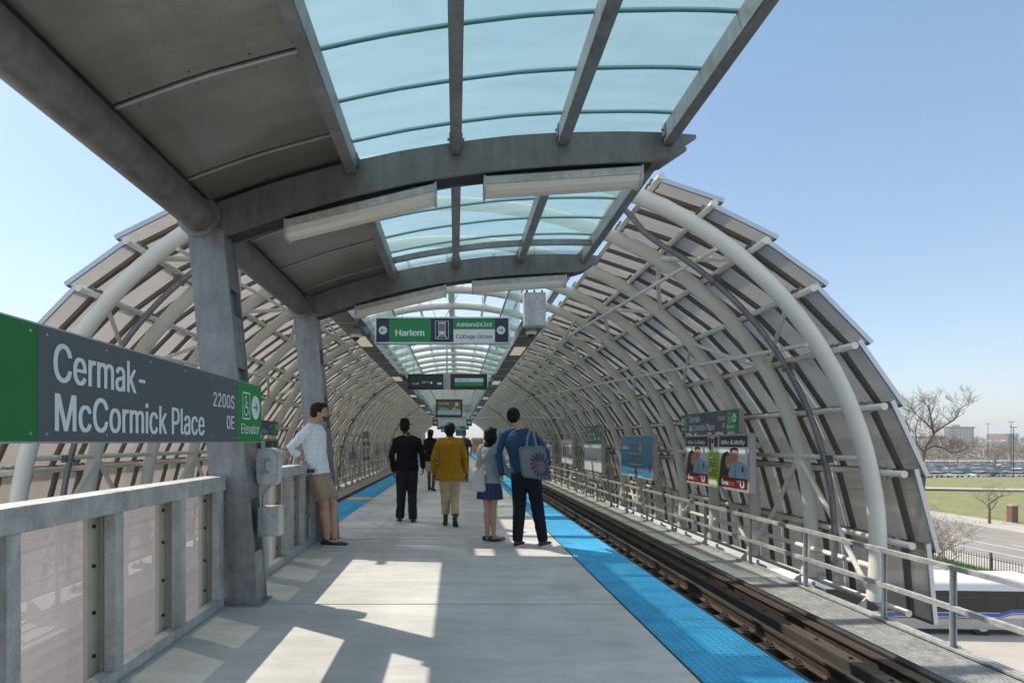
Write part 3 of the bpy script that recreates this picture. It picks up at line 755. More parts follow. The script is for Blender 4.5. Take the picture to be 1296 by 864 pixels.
# ---------------------------------------------------------------- mesh fences
def fence(y0, y1, posts, label):
    t = thing('mesh_fence', label, 'fence', (-1.95, (y0 + y1) / 2, 0), group='perforated mesh fences along the left platform edge')
    m = MB(); m.box(-2.06, y0, .955, -1.885, y1, 1.07); m.build('top_rail', M_galvrail, t, bevel=.004)
    m = MB(); m.box(-1.98, y0, .004, -1.90, y1, .075); m.build('bottom_rail', M_galvrail, t, bevel=.003)
    for p in posts:
        m = MB(); m.box(-1.955, p - .045, .0755, -1.895, p + .045, .9545); m.build('post', M_galvrail, t, bevel=.003)
        m = MB(); m.box(-2.045, p - .09, .02, -2.02, p + .035, 1.0); m.box(-2.0195, p + .036, .02, -1.99, p + .06, 1.0)
        o = m.build('bracket', M_brk, t)
        m = MB()
        for z in (.16, .40, .66, .88): m.tube([(-2.0205, p - .04, z), (-2.008, p - .04, z)], .011, 6)
        m.build('bolt', M_dark, o)
    pp = [y0 - .06] + list(posts) + [y1 + .06]
    for a, b in zip(pp, pp[1:]):
        if b - a < .2: continue
        m = MB(); m.box(-2.052, max(y0, a + .03), .03, -2.048, min(y1, b - .05), .954); m.build('mesh_panel', M_mesh, t)
M_brk = mat('cream galvanised bracket', (.62, .58, .48), .5, .2, .08, 6)
fence(-.6, 4.90, [-.52, .25, 1.02, 1.79, 2.56, 3.365, 4.15, 4.83], 'waist high steel fence with perforated mesh in the left foreground, before the first column')
fence(5.21, 8.12, [5.3, 6.0, 6.75, 7.5, 8.05], 'grey perforated mesh fence between the two columns, behind the leaning man')

# ---------------------------------------------------------------- station signs
def station_sign(o, u, n, label, L=3.04, H=.446, thick=.05, big=False):
    """name sign whose visible face starts at o (bottom left of the face)"""
    o = V(o); u = V(u); n = V(n); c = o + u * (L / 2)
    t = thing('station_sign', label, 'station sign', c, group=None if big else 'station name signs on the tunnel walls')
    f = Face(o, u, n, t)
    g0 = .545 if big else .42; g1 = g0 + (2.09 if big else 2.10); e = L
    f.rect('sign_box', M_alu, 0 - .01, -.008, L + .01, H + .008, -thick, -.001)
    a = f.rect('green_panel', M_green_dark, 0, 0, g0 - .001, H, 0, .004, label='green end panel at the left of the sign' if not big else 'dark green end panel of the sign')
    b = f.rect('name_panel', M_grey_sign, g0 + .001, 0, g1 - .001, H, 0, .004)
    g = f.rect('elevator_panel', M_green_sign, g1 + .001, 0, L, H, 0, .004)
    m = MB(); z = .0065
    f.mb_text(m, 'Cermak-', g0 + .087, .240, .70, .152, z, bold=.02)
    f.mb_text(m, 'McCormick Place', g0 + .095, .042, 1.415, .150, z, bold=.02)
    f.mb_text(m, '2200S', g1 - .07, .235, .375, .092, z, align='r', bold=.015)
    f.mb_text(m, '0E', g1 - .07, .090, .145, .092, z, align='r', bold=.015)
    m.build('lettering', M_text, b)
    def pict(x, par, d=1, wch=True):
        m = MB(); f.mb_text(m, 'Elevator', x + .03, .062, .40 if big else .33, .075, z, bold=.012); 
        if d > 0: f.wheelchair(m, x + .06, .175, .155, .195, z); cx = x + .345
        else: f.wheelchair(m, x + .225, .175, .15, .195, z); cx = x + .11
        f.mb_disc(m, cx, .27, .095, z); m.build('lettering', M_text, par)
        m = MB(); f.mb_arrow(m, cx, .27, .078, z + .0015, d); m.build('arrow', M_green_sign, par)
    if big: pict(g1 + .04, g, 1)
    else: pict(g1 - .01, g, 1); pict(0, a, -1)
    m = MB()
    k = 6
    for i in range(k):
        for y in (.03, H - .03):
            x = g0 + .05 + (g1 - g0 - .1) * i / (k - 1); f.mb_disc(m, x, y, .0065, z, 8)
    for x in (g0 - .04, g1 + .03, L - .03):
        for y in (.03, H - .03): f.mb_disc(m, x, y, .0065, z, 8)
    m.build('rivet', M_alu, t)
    return t, f
bs, bf = station_sign((-1.60, 1.733, 1.352), (0, 1, 0), (1, 0, 0), 'large station sign in the left foreground reading Cermak-McCormick Place', L=3.164, big=True)
m = MB(); m.box(-1.70, 4.70, 1.45, -1.652, 4.86, 1.55); m.box(-1.70, 4.70, 1.64, -1.652, 4.86, 1.74); m.box(-1.72, 1.80, 1.5, -1.652, 1.95, 1.6); m.build('mounting_bracket', M_galv, bs)

WX = 5.66; WXL = -5.94
def wsign(y_near, side, label):
    if side > 0: return station_sign((WX, y_near + 3.04, 1.57), (0, -1, 0), (-1, 0, 0), label, thick=.10)
    return station_sign((WXL, y_near, 1.57), (0, 1, 0), (1, 0, 0), label, thick=.10)
wsign(11.95, 1, 'nearest grey station name sign on the right wall, above the couple poster')
wsign(23.2, 1, 'second grey station name sign on the right wall, above the route map')
wsign(35.0, 1, 'third grey station name sign on the right wall, above a far poster')
wsign(16.9, -1, 'grey station name sign on the left wall, seen just right of the first column')
wsign(38.0, -1, 'far grey station name sign on the left wall, above a twin poster')

def frame(side, yn, L, z0, z1, label, cat='poster', name='poster_case', group='poster cases on the tunnel walls'):
    if side > 0: o, u, n = V((WX, yn + L, z0)), V((0, -1, 0)), V((-1, 0, 0))
    else: o, u, n = V((WXL, yn, z0)), V((0, 1, 0)), V((1, 0, 0))
    t = thing(name, label, cat, o + u * (L / 2), group=group)
    f = Face(o, u, n, t); H = z1 - z0
    f.rect('case', M_alu, 0, 0, L, H, -.12, -.002)
    m = MB(); w = .05
    for a in ((0, 0, L, w), (0, H - w, L, H), (0, w + .0005, w, H - w - .0005), (L - w, w + .0005, L, H - w - .0005)): f.mb_rect(m, *a, -.001, .02)
    m.build('frame', M_galvrail, t)
    m = MB()
    for x in (.4, L - .4):
        f.mb_rect(m, x - .04, H * .2, x + .04, H * .3, -.40, -.121); f.mb_rect(m, x - .04, H * .75, x + .04, H * .85, -.40, -.121)
    m.build('wall_bracket', M_cream, t)
    return t, f, L, H
M_maroon = mat('maroon poster band', (.16, .012, .012), .3); M_lime = mat('lime poster strip', (.42, .58, .01), .3); M_skin = mat('printed skin tone', (.55, .27, .18), .4)
M_pblue = mat('printed pale blue', (.30, .50, .62), .4); M_phair = mat('printed dark hair', (.03, .018, .015), .4); M_pred = mat('printed red', (.42, .02, .02), .4)
M_porange = mat('printed orange', (.75, .22, .02), .4); M_adblue = mat('blue poster sheet', (.06, .26, .46), .3, 0, .15, .6); M_pyellow = mat('printed yellow', (.75, .55, .05), .4)
M_pgrey = mat('printed grey', (.30, .32, .34), .4); M_pdark = mat('printed black', (.02, .02, .024), .35)

def couple_ad(t, f, x0, x1, y0, y1):
    w = x1 - x0; h = y1 - y0; q = lambda a, b: (x0 + a * w, y0 + b * h)
    p = f.rect('poster_sheet', M_paper, x0, y0, x1, y1, 0, .003)
    m = MB(); f.mb_rect(m, x0, y0 + .79 * h, x1, y1, .0035, .005); m.build('title_band', M_pdark, p)
    m = MB(); f.mb_rect(m, x0, y0, x1, y0 + .20 * h, .0035, .009); m.build('footer_band', M_maroon, p)
    m = MB(); f.mb_text(m, 'Mike & Molly', x0 + .08 * w, y0 + .84 * h, .82 * w, .085 * h, .0095, bold=.05)
    f.mb_text(m, '6', x0 + .08 * w, y0 + .045 * h, .10 * w, .13 * h, .0105, bold=.03); f.mb_text(m, 'PM', x0 + .20 * w, y0 + .045 * h, .14 * w, .07 * h, .0105, bold=.03)
    f.mb_text(m, 'THE', x0 + .62 * w, y0 + .12 * h, .10 * w, .04 * h, .0105); f.mb_text(m, 'U', x0 + .74 * w, y0 + .03 * h, .14 * w, .14 * h, .0105, bold=.05)
    m.build('lettering', M_text, p)
    m = MB(); f.mb_text(m, 'TONIGHT', x0 + .36 * w, y0 + .085 * h, .2 * w, .03 * h, .0105); f.mb_text(m, 'CHICAGO', x0 + .36 * w, y0 + .045 * h, .2 * w, .03 * h, .0105); m.build('small_lettering', M_porange, p)
    def poly(name, mt, pts, z):
        m = MB(); f.mb_poly(m, [q(a, b) for a, b in pts], z); m.build(name, mt, p)
    def ell(name, mt, c, rx, ry, z):
        m = MB(); cc = q(*c); f.mb_disc(m, cc[0], cc[1], rx * w, z, 20, ry * h); m.build(name, mt, p)
    poly('printed_shirt', M_pblue, [(.30, .2), (.34, .42), (.48, .50), (.66, .53), (.88, .48), (1., .38), (1., .2)], .004)
    poly('printed_blouse', M_pred, [(0, .2), (.02, .30), (.14, .36), (.30, .34), (.36, .2)], .0045)
    poly('printed_hair', M_phair, [(.02, .26), (.05, .5), (.14, .66), (.30, .71), (.42, .64), (.42, .40), (.30, .24), (.12, .2)], .005)
    ell('printed_face', M_skin, (.34, .50), .11, .14, .0056); ell('printed_face', M_skin, (.54, .63), .14, .155, .0062)
    poly('printed_hair', M_phair, [(.40, .68), (.40, .76), (.52, .785), (.66, .77), (.69, .68), (.64, .72), (.52, .735)], .0068)
    poly('printed_tie', M_pgrey, [(.56, .46), (.60, .44), (.60, .22), (.54, .22)], .0068)
    ell('printed_badge', M_pdark, (.82, .38), .035, .06, .0068)
    for a, b in ((.31, .53), (.38, .53), (.49, .66), (.59, .66)): ell('printed_eye', M_phair, (a, b), .016, .008, .0074)
    ell('printed_mouth', M_paper, (.35, .44), .035, .012, .0074); ell('printed_mouth', M_maroon, (.54, .565), .045, .009, .0074)

t, f, L, H = frame(1, 11.5, 3.2, .36, 1.52, 'wide case with two posters of a smiling couple under Mike and Molly titles')
couple_ad(t, f, .05, 1.28, .05, H - .05); couple_ad(t, f, 1.87, 3.15, .05, H - .05)
s = f.rect('notice_strip', M_lime, 1.32, .05, 1.84, H - .40, 0, .004)
m = MB()
for i, (a, b) in enumerate([(.08, .62), (.10, .58), (.06, .50), (.06, .46), (.06, .42), (.06, .33), (.06, .29), (.06, .25), (.1, .21)]):
    f.mb_rect(m, 1.36, .05 + b * .95, 1.36 + (.40 if i % 3 else .30), .05 + b * .95 + .016, .0045, .005)
m.build('notice_text', M_pdark, s)
m = MB(); f.mb_rect(m, 1.36, .62, 1.55, .66, .0051, .0055); f.mb_rect(m, 1.36, .34, 1.50, .38, .0051, .0055); f.mb_rect(m, 1.34, .07, 1.75, .16, .0045, .005); m.build('notice_label', M_paper, s)
s = f.rect('photo_sheet', M_paper, 1.32, H - .39, 1.84, H - .05, 0, .004)
m = MB(); f.mb_rect(m, 1.34, H - .30, 1.46, H - .07, .005, .006); f.mb_rect(m, 1.62, H - .28, 1.80, H - .06, .005, .006); f.mb_rect(m, 1.48, H - .2, 1.58, H - .1, .005, .006); m.build('printed_shape', M_pdark, s)
m = MB(); f.mb_rect(m, 1.38, H - .36, 1.47, H - .2, .0065, .007); f.mb_rect(m, 1.60, H - .18, 1.66, H - .08, .0065, .007); m.build('printed_shape', M_pred, s)

t, f, L, H = frame(1, 17.1, 3.3, .24, 1.56, 'blue poster with three rows of round badges in a pale frame')
s = f.rect('poster_sheet', M_adblue, .05, .05, L - .05, H - .05, 0, .004)
m1, m2, m3 = MB(), MB(), MB()
for r in range(3):
    for c in range(4):
        x = 1.0 + c * .36; y = H - .40 - r * .34; mm = m2 if (r, c) == (0, 0) else (m3 if (r, c) == (0, 3) else m1)
        f.mb_disc(mm, x, y, .115, .0046); 
        if mm is m1: pass
m1.build('badge', M_pdark, s); m2.build('badge', M_pred, s); m3.build('badge', M_pyellow, s)
m = MB()
for r in range(3):
    for c in range(4):
        if (r, c) not in ((0, 0), (0, 3)): f.mb_disc(m, 1.0 + c * .36, H - .40 - r * .34, .075, .0052)
m.build('badge_centre', M_pgrey, s)
m = MB(); f.mb_disc(m, 2.95, .36, .10, .0052); f.mb_rect(m, 2.87, .20, 3.03, .27, .0046, .005); m.build('printed_mark', M_pred, s)
m = MB()
for r in range(3): f.mb_rect(m, .9, H - .585 - r * .34, 2.2, H - .57 - r * .34, .0046, .005)
m.build('printed_line', M_text, s)

t, f, L, H = frame(1, 23.1, 3.2, .15, 1.46, 'white rail route map with a green header on the right wall', 'route map', 'route_map', None)
s = f.rect('map_sheet', M_paper, .05, .05, L - .05, H - .05, 0, .004)
m = MB(); f.mb_rect(m, .05, H - .19, L - .05, H - .05, .0046, .006); f.mb_line(m, [(.55, .50), (.9, .50), (.9, .50), (2.3, .50)], .035, .0052); f.mb_line(m, [(.5, .36), (.5, .62), (.62, .74)], .035, .0056); f.mb_line(m, [(2.3, .50), (2.55, .66), (2.55, .86)], .03, .0058); m.build('route_line', M_green_sign, s)
m = MB()
for i in range(13): f.mb_disc(m, .75 + i * .12, .50, .022, .0064, 10); f.mb_line(m, [(.75 + i * .12, .55), (.82 + i * .12, .68)], .012, .0062)
m.build('stop_mark', M_pdark, s)
m = MB(); f.mb_text(m, 'Green Line', .12, H - .15, .6, .07, .0066); m.build('lettering', M_text, s)
t, f, L, H = frame(1, 23.5, 1.9, -.33, .08, 'small dark notice case under the route map', 'notice', 'notice_case', None)
s = f.rect('notice_sheet', M_pgrey, .05, .05, L - .05, H - .05, 0, .004)

def generic(side, yn, L, z0, z1, kind, label):
    t, f, L, H = frame(side, yn, L, z0, z1, label)
    s = f.rect('poster_sheet', M_paper, .05, .05, L - .05, H - .05, 0, .004)
    if kind == 'couple':
        m = MB()
        for x in (0, L / 2 + .1): f.mb_rect(m, .06 + x, H - .3, L * .42 + x, H - .06, .0046, .006)
        m.build('title_band', M_pdark, s); m = MB()
        for x in (0, L / 2 + .1): f.mb_rect(m, .06 + x, .06, L * .42 + x, .28, .0046, .006)
        m.build('footer_band', M_maroon, s); m = MB()
        for x in (0, L / 2 + .1): f.mb_disc(m, .5 + x, .62, .2, .005, 16, .26); 
        m.build('printed_hair', M_phair, s); m = MB()
        for x in (0, L / 2 + .1): f.mb_disc(m, .8 + x, .72, .15, .0062, 16, .22); f.mb_disc(m, .58 + x, .6, .09, .0066, 16, .14)
        m.build('printed_face', M_skin, s)
    elif kind == 'red':
        m = MB()
        for x in (.35, .95, 1.6): f.mb_rect(m, x, .35, x + .28, H - .2, .0046, .006)
        m.build('printed_shape', M_pred, s); m = MB(); f.mb_rect(m, .7, .3, .85, H - .3, .0046, .006); f.mb_rect(m, 2., .2, L - .3, .5, .0046, .006); m.build('printed_shape', M_pgrey, s)
    else:
        m = MB(); f.mb_rect(m, .3, .25, L - .3, H * .55, .0046, .006); m.build('printed_shape', M_pgrey, s)
        m = MB(); f.mb_disc(m, L * .5, H * .6, .35, .0066); m.build('printed_shape', M_pred, s)
generic(1, 28.9, 3.0, .25, 1.5, 'red', 'white poster with tall red shapes, first case beyond the route map')
generic(1, 35.0, 3.2, .25, 1.45, 'couple', 'small far twin poster with dark titles under the third right-hand station sign')
generic(1, 43, 3.0, .25, 1.45, 'red', 'tiny far poster case on the right wall beyond the twin poster')
generic(-1, 33.0, 3.0, .1, 1.35, 'grey', 'white poster with a round red mark, nearest case in view on the left wall')
generic(-1, 38.0, 3.2, .1, 1.4, 'couple', 'far twin poster under the far left-hand station sign')
generic(-1, 43.6, 3.0, .1, 1.35, 'grey', 'third pale poster case on the left wall, beyond the twin poster')
generic(-1, 49.4, 3.0, .1, 1.35, 'red', 'fourth and smallest pale poster case on the left wall')
generic(-1, 16.9, 3.1, .4, 1.45, 'couple', 'dark titled twin poster on the left wall just right of the first column')

# ---------------------------------------------------------------- troughs, glass screens
lit = mat('lit lamp panel', (.8, .76, .66), .4, emit=(1., .86, .62), estr=.12)
M_trough = mat('dark polished trough steel', (.16, .15, .145), .22, .9, .2, 3, .3, 6)
for s, x0, ys, lab in ((-1, -2.02, 9.0, 'dark steel service trough running down the left side above the platform'), (1, 1.17, 10.25, 'dark steel service trough running down the right side above the platform')):
    t = thing('service_trough', lab, 'service trough', (x0, ys, 3.3))
    m = MB(); m.box(x0, ys, 3.34, x0 + .36, YEND - 6, 3.52); m.build('casing', M_trough, t, bevel=.01)
    m = MB(); y = ys + 1
    while y < 70: m.box(x0 - .004, y - .01, 3.336, x0 + .364, y + .01, 3.524); y += 1.7
    m.build('joint_cover', M_alu, t)
    for y in [ys + 2.3 + 7 * k for k in range(9)]:
        m = MB(); m.box(x0 + .06, y, 3.325, x0 + .30, y + 1.1, 3.339); m.build('lamp_panel', lit, t)
    m = MB(); y = ys + 1
    while y < 90:
        m.tube([(x0 + .18, y, 3.52), (x0 + .18, y, 5.2)], .009, 5); y += 4
    m.build('hanger_rod', M_alu, t)
    t = thing('glass_screen', 'greenish glass smoke screen above the %s service trough' % ('left' if s < 0 else 'right'), 'glass screen', (x0 + .18, ys + 3, 3.52))
    y = 12.6
    while y < YEND - 8:
        m = MB(); m.box(x0 + .17, y + .02, 3.53, x0 + .182, y + 1.96, 5.15); m.build('glass_pane', M_screen, t); y += 2
    m = MB(); m.box(x0 + .155, 12.6, 5.155, x0 + .205, YEND - 8, 5.2); m.build('head_rail', M_alu, t)
def camera_dome(x, y, lab):
    t = thing('dome_camera', lab, 'security camera', (x, y, 3.2), group='dome security cameras under the troughs')
    m = MB(); m.tube([(x, y, 3.334), (x, y, 3.30)], .10, 20); m.tube([(x, y, 3.30), (x, y, 3.27)], [.10, .085], 20); m.build('housing', M_white, t, smooth='auto')
    m = MB(); m.ball((x, y, 3.27), (.065, .065, .06), 16, 10); m.build('dome', M_black, t, smooth=True)
camera_dome(1.35, 10.7, 'white dome camera under the right trough beside the grey cabinet'); camera_dome(-1.84, 11.0, 'white dome camera under the left trough')
t = thing('hanging_cabinet', 'grey steel box hanging at the near end of the right trough', 'electrical cabinet', (1.33, 10.3, 3.33))
m = MB(); m.box(1.15, 10.02, 3.30, 1.51, 10.24, 3.86); m.build('body', M_galvrail, t, bevel=.01)
m = MB(); m.box(1.155, 10.0, 3.30, 1.505, 10.0185, 3.85); m.build('cover_plate', M_galvrail, t)
m = MB()
for x in (1.2, 1.33, 1.46): m.tube([(x, 10.13, 3.86), (x, 10.13, 3.92)], .015, 6)
m.tube([(1.33, 10.13, 3.86), (1.33, 10.13, 5.0)], .006, 5); m.build('hanger', M_dark, t)

# ---------------------------------------------------------------- hanging direction sign
def hang_sign(y, x0, x1, z0, z1, label, full=True):
    t = thing('direction_sign', label, 'direction sign', ((x0 + x1) / 2, y, z0), group='hanging direction signs')
    L, H = x1 - x0, z1 - z0; f = Face((x0, y, z0), (1, 0, 0), (0, -1, 0), t)
    f.rect('case', M_alu, 0, 0, L, H, -.16, -.002)
    m = MB(); w = .028
    for a in ((0, 0, L, w), (0, H - w, L, H), (0, w + .0005, w, H - w - .0005), (L - w, w + .0005, L, H - w - .0005)): f.mb_rect(m, *a, -.001, .012)
    m.build('frame', M_alu, t)
    X = lambda v: w + (L - 2 * w) * (v - 127) / (882 - 127); A, B = w, H - w; mid = A + (B - A) * .54
    p = f.rect('arrow_panel', M_blacksign, X(127), A, X(203), B, 0, .003); m = MB(); f.mb_disc(m, X(165), H / 2, .085, .004); m.build('disc', M_text, p); m = MB(); f.mb_arrow(m, X(165), H / 2, .07, .005, -1); m.build('arrow', M_blacksign, p)
    p = f.rect('line_panel', M_green_sign, X(204), A, X(437), B, 0, .003)
    m = MB(); f.mb_text(m, 'Harlem', X(236), A + .13, X(402) - X(236), .125, .004, bold=.03); m.build('lettering', M_text, p)
    p = f.rect('train_panel', M_blacksign, X(437.5), A, X(568), B, 0, .003)
    m = MB(); a, b, c, d = X(465), X(540), A + .07, B - .06
    for l in ([(a, c), (b, c)], [(b, c), (b, d)], [(b, d), (a, d)], [(a, d), (a, c)]): f.mb_line(m, l, .008, .004)
    cx = (a + b) / 2; f.mb_rect(m, cx - .07, c + .08, cx + .07, d - .02, .0035, .0045)
    f.mb_line(m, [(cx - .05, c + .08), (cx - .10, c + .01)], .016, .004); f.mb_line(m, [(cx + .05, c + .08), (cx + .10, c + .01)], .016, .004); f.mb_line(m, [(cx - .07, c + .05), (cx + .07, c + .05)], .012, .0045); m.build('train_symbol', M_text, p)
    m = MB()
    for q in (-.055, -.015, .025): f.mb_rect(m, cx + q, c + .15, cx + q + .03, d - .045, .005, .006)
    f.mb_disc(m, cx - .05, c + .105, .012, .006, 10); f.mb_disc(m, cx + .05, c + .105, .012, .006, 10); m.build('train_window', M_blacksign, p)
    p = f.rect('branch_panel', M_green_sign, X(568.5), mid, X(805), B, 0, .003); m = MB(); f.mb_text(m, 'Ashland/63rd', X(585), mid + .055, X(787) - X(585), .085, .004, bold=.02); m.build('lettering', M_text, p)
    p = f.rect('branch_panel', M_paper, X(568.5), A, X(805), mid - .002, 0, .003); m = MB(); f.mb_text(m, 'Cottage Grove', X(582), A + .075, X(792) - X(582), .085, .004, bold=.02); m.build('lettering', M_textgreen, p)
    p = f.rect('arrow_panel', M_blacksign, X(805.5), A, X(882), B, 0, .003); m = MB(); f.mb_disc(m, X(840), H / 2, .085, .004); m.build('disc', M_text, p); m = MB(); f.mb_arrow(m, X(840), H / 2, .07, .005, 1); m.build('arrow', M_blacksign, p)
    m = MB()
    for x, dx in ((L * .45, -.35), (L * .52, .55), (L * .2, 0), (L * .8, 0)): m.tube([(x0 + x, y + .08, z1), (x0 + x + dx, y + .08, 4.9)], .008, 5)
    m.build('hanger_cable', M_alu, t)
    return t
hang_sign(12.1, -1.64, 1.09, 3.34, 3.88, 'nearest hanging sign, green and black, reading Harlem')
def small_hang(y, x0, x1, z0, z1, label, green):
    t = thing('direction_sign', label, 'direction sign', ((x0 + x1) / 2, y, z0), group='hanging direction signs')
    f = Face((x0, y, z0), (1, 0, 0), (0, -1, 0), t); L, H = x1 - x0, z1 - z0
    f.rect('case', M_alu, 0, 0, L, H, -.16, -.002)
    p = f.rect('sign_panel', M_paper if not green else M_galvrail, .04, .04, L - .04, H - .04, 0, .003)
    for a in (.05, L - .45):
        q = f.rect('arrow_panel', M_blacksign, a, .05, a + .4, H - .05, .004, .006); m = MB(); f.mb_disc(m, a + .2, H / 2, .13, .007); m.build('disc', M_text, q)
    if green:
        m = MB(); f.mb_rect(m, .46, .05, .9, H - .05, .004, .006); f.mb_rect(m, L - .9, .05, L - .46, H - .05, .004, .006); m.build('line_panel', M_green_sign, t)
    m = MB()
    for x in (.3, L - .3): m.tube([(x0 + x, y + .08, z1), (x0 + x, y + .08, 5.0)], .012, 5)
    m.build('hanger_cable', M_alu, t)
small_hang(48, -1.9, 1.3, 2.62, 3.2, 'pale hanging sign with black end squares partly behind the hanging television', False)
small_hang(60, -1.9, 1.3, 2.6, 3.15, 'far hanging sign with green patches below the television', True)
small_hang(76, -1.9, 1.3, 2.6, 3.1, 'farthest small hanging sign down the platform', True)
small_hang(34.0, -1.6, 1.1, 3.05, 3.1, 'thin hanging bar', False) if False else None

# twin black departure screens
def led(x0, x1, label, right):
    y = 21.8; z0, z1 = 3.27, 3.83
    t = thing('departure_screen', label, 'display screen', ((x0 + x1) / 2, y, z0), group='twin black departure screens')
    f = Face((x0, y, z0), (1, 0, 0), (0, -1, 0), t); L, H = x1 - x0, z1 - z0
    f.rect('case', M_black, 0, 0, L, H, -.22, 0)
    p = f.rect('screen', M_blacksign, .08, .07, L - .08, H - .07, .001, .003)
    if right:
        m = MB(); f.mb_rect(m, .16, .27, L - .14, .40, .004, .005); m.build('text_row', M_ledw, p); m = MB(); f.mb_rect(m, .16, .13, L - .14, .26, .004, .005); m.build('text_row', M_ledg, p)
        m = MB(); f.mb_text(m, 'Cottage Grove', .2, .30, .5, .06, .0056); f.mb_text(m, 'Ashland', .2, .165, .4, .06, .0056); m.build('lettering', M_blacksign, p)
    else:
        m = MB(); f.mb_text(m, '12:08', .15, .17, .26, .07, .004); f.mb_text(m, '61', .52, .22, .14, .08, .004); f.mb_disc(m, .86, .24, .045, .004); f.mb_rect(m, 1.08, .17, 1.24, .25, .0035, .004); m.build('lettering', M_ledw, p)
        m = MB(); f.mb_disc(m, .72, .27, .03, .004, 10); m.build('sun_symbol', M_pyellow, p)
    m = MB()
    for x in (.2, L - .2): m.tube([(x0 + x, y + .1, z1), (x0 + x, y + .1, 5.2)], .01, 5)
    m.build('hanger_rod', M_alu, t)
M_ledw = mat('lit display text', (.3, .4, .45), .4, emit=(.55, .75, .85), estr=.10); M_ledg = mat('lit green row', (.01, .14, .05), .4, emit=(.02, .4, .12), estr=.08)
led(-1.76, -.46, 'left black departure screen with small weather symbols', False); led(-.20, 1.14, 'right black departure screen with a pale row over a green row', True)
t = thing('screen_mount', 'grey junction box hanging between the twin black screens', 'equipment box', (-.33, 21.8, 3.27))
m = MB(); m.box(-.455, 21.78, 3.27, -.205, 21.95, 3.83); m.build('body', M_galvrail, t); m = MB(); m.tube([(-.33, 21.87, 3.83), (-.33, 21.87, 5.2)], .03, 8); m.build('hanger_rod', M_alu, t)
# television
y = 38.; t = thing('television', 'hanging television showing green bars on a dark picture, centre of the platform', 'television', (-.45, y, 2.95))
f = Face((-1.27, y, 2.92), (1, 0, 0), (0, -1, 0), t); L, H = 1.68, 1.14
f.rect('case', M_black, 0, 0, L, H, -.16, 0); p = f.rect('screen', mat('television picture', (.05, .06, .07), .3, emit=(.10, .12, .14), estr=.08), .09, .10, L - .09, H - .09, .001, .004)
m = MB(); f.mb_rect(m, .10, .16, L - .10, .42, .005, .006); m.build('caption_band', mat('television caption', (.22, .25, .33), .3, emit=(.3, .34, .45), estr=.12), p)
m = MB()
for i, h in enumerate([.05, .09, .2, .28, .14, .07, .12, .05]): f.mb_rect(m, .95 + i * .075, .43, 1.0 + i * .075, .43 + h, .005, .006)
f.mb_rect(m, .22, .58, .66, .61, .005, .006); f.mb_rect(m, .22, .50, .8, .53, .005, .006); f.mb_rect(m, .12, .425, .94, .45, .005, .006); m.build('green_bar', mat('television green', (.15, .4, .05), .3, emit=(.2, .5, .08), estr=.15), p)
m = MB()
for a in range(0, 180, 45): f.mb_line(m, [(1.32 - .13 * math.cos(R(a)), .82 - .13 * math.sin(R(a))), (1.32 + .13 * math.cos(R(a)), .82 + .13 * math.sin(R(a)))], .03, .006 + a * 1e-5)
f.mb_text(m, 'YOU CAN', .2, .82, .6, .09, .006); m.build('orange_mark', mat('television orange', (.4, .15, .05), .3, emit=(.5, .2, .08), estr=.35), p)
m = MB()
for x in (.4, L - .4): m.tube([(-1.27 + x, y + .08, 4.06), (-1.27 + x, y + .08, 5.2)], .02, 6)
m.build('hanger_rod', M_alu, t)
# small far monitors and cross truss boxes
for yy, zz, lab in ((66, 2.35, 'small far black monitor just right of the platform centre'), (84, 2.2, 'farthest tiny black monitor down the platform')):
    t = thing('monitor', lab, 'display screen', (.3, yy, zz)); m = MB(); m.box(.0, yy, zz, 1.1, yy + .15, zz + .75); m.build('case', M_black, t); m = MB(); m.box(.08, yy - .006, zz + .1, 1.02, yy - .001, zz + .65); m.build('screen', M_adblue, t)
    m = MB(); m.tube([(.55, yy + .08, zz + .75), (.55, yy + .08, 5.2)], .02, 6); m.build('hanger_rod', M_alu, t)
for yy, lab in ((44, 'nearer grey cross panel spanning between the troughs'), (64, 'farther grey cross panel spanning between the troughs')):
    t = thing('cross_panel', lab, 'ceiling panel', (-.3, yy, 3.6)); m = MB(); m.box(-1.65, yy, 3.55, 1.15, yy + .3, 4.1); m.build('panel', M_galvrail, t, bevel=.01)
    m = MB(); m.tube([(-1, yy + .15, 4.1), (-1, yy + .15, 5.3)], .03, 6); m.tube([(.6, yy + .15, 4.1), (.6, yy + .15, 5.3)], .03, 6); m.build('hanger_rod', M_alu, t)

# ---------------------------------------------------------------- boxes on the first column
t = thing('emergency_call_box', 'rounded grey call box with a latch on the first column', 'call box', (-1.710, 5.3, .95))
m = MB(); m.tube([(-1.640, 5.12, 1.13), (-1.640, 5.34, 1.13)], [(.075, .185)] * 2, 4); m = MB()
def rrect(cx, cz, w, h, r, n=5):
    o = []
    for k, (sx, sz) in enumerate(((1, 1), (-1, 1), (-1, -1), (1, -1))):
        for i in range(n + 1): a = R(90 * k + 90 * i / n); o.append((cx + sx * (w / 2 - r) + r * math.cos(a), cz + sz * (h / 2 - r) + r * math.sin(a)))
    return o
m.prism(rrect(-1.615, 1.135, .185, .33, .07), 1, 5.10, 5.24); m.build('housing', M_galvrail, t, bevel=.012, smooth='auto')
m = MB(); m.prism(rrect(-1.615, 1.135, .17, .31, .065), 1, 5.085, 5.099); m.build('lid', M_galvrail, t, bevel=.004, smooth='auto')
m = MB(); m.box(-1.650, 5.07, 1.08, -1.625, 5.084, 1.21); m.box(-1.650, 5.055, 1.19, -1.595, 5.084, 1.205); m.box(-1.650, 5.055, 1.085, -1.595, 5.084, 1.10); m.build('latch', M_galv, t)
m = MB(); m.box(-1.705, 5.13, 1.02, -1.690, 5.20, 1.25); m.build('mounting_plate', M_galv, t)
t = thing('junction_box', 'square grey junction box low on the first column, bent conduit above', 'junction box', (-1.6, 5.2, .55))
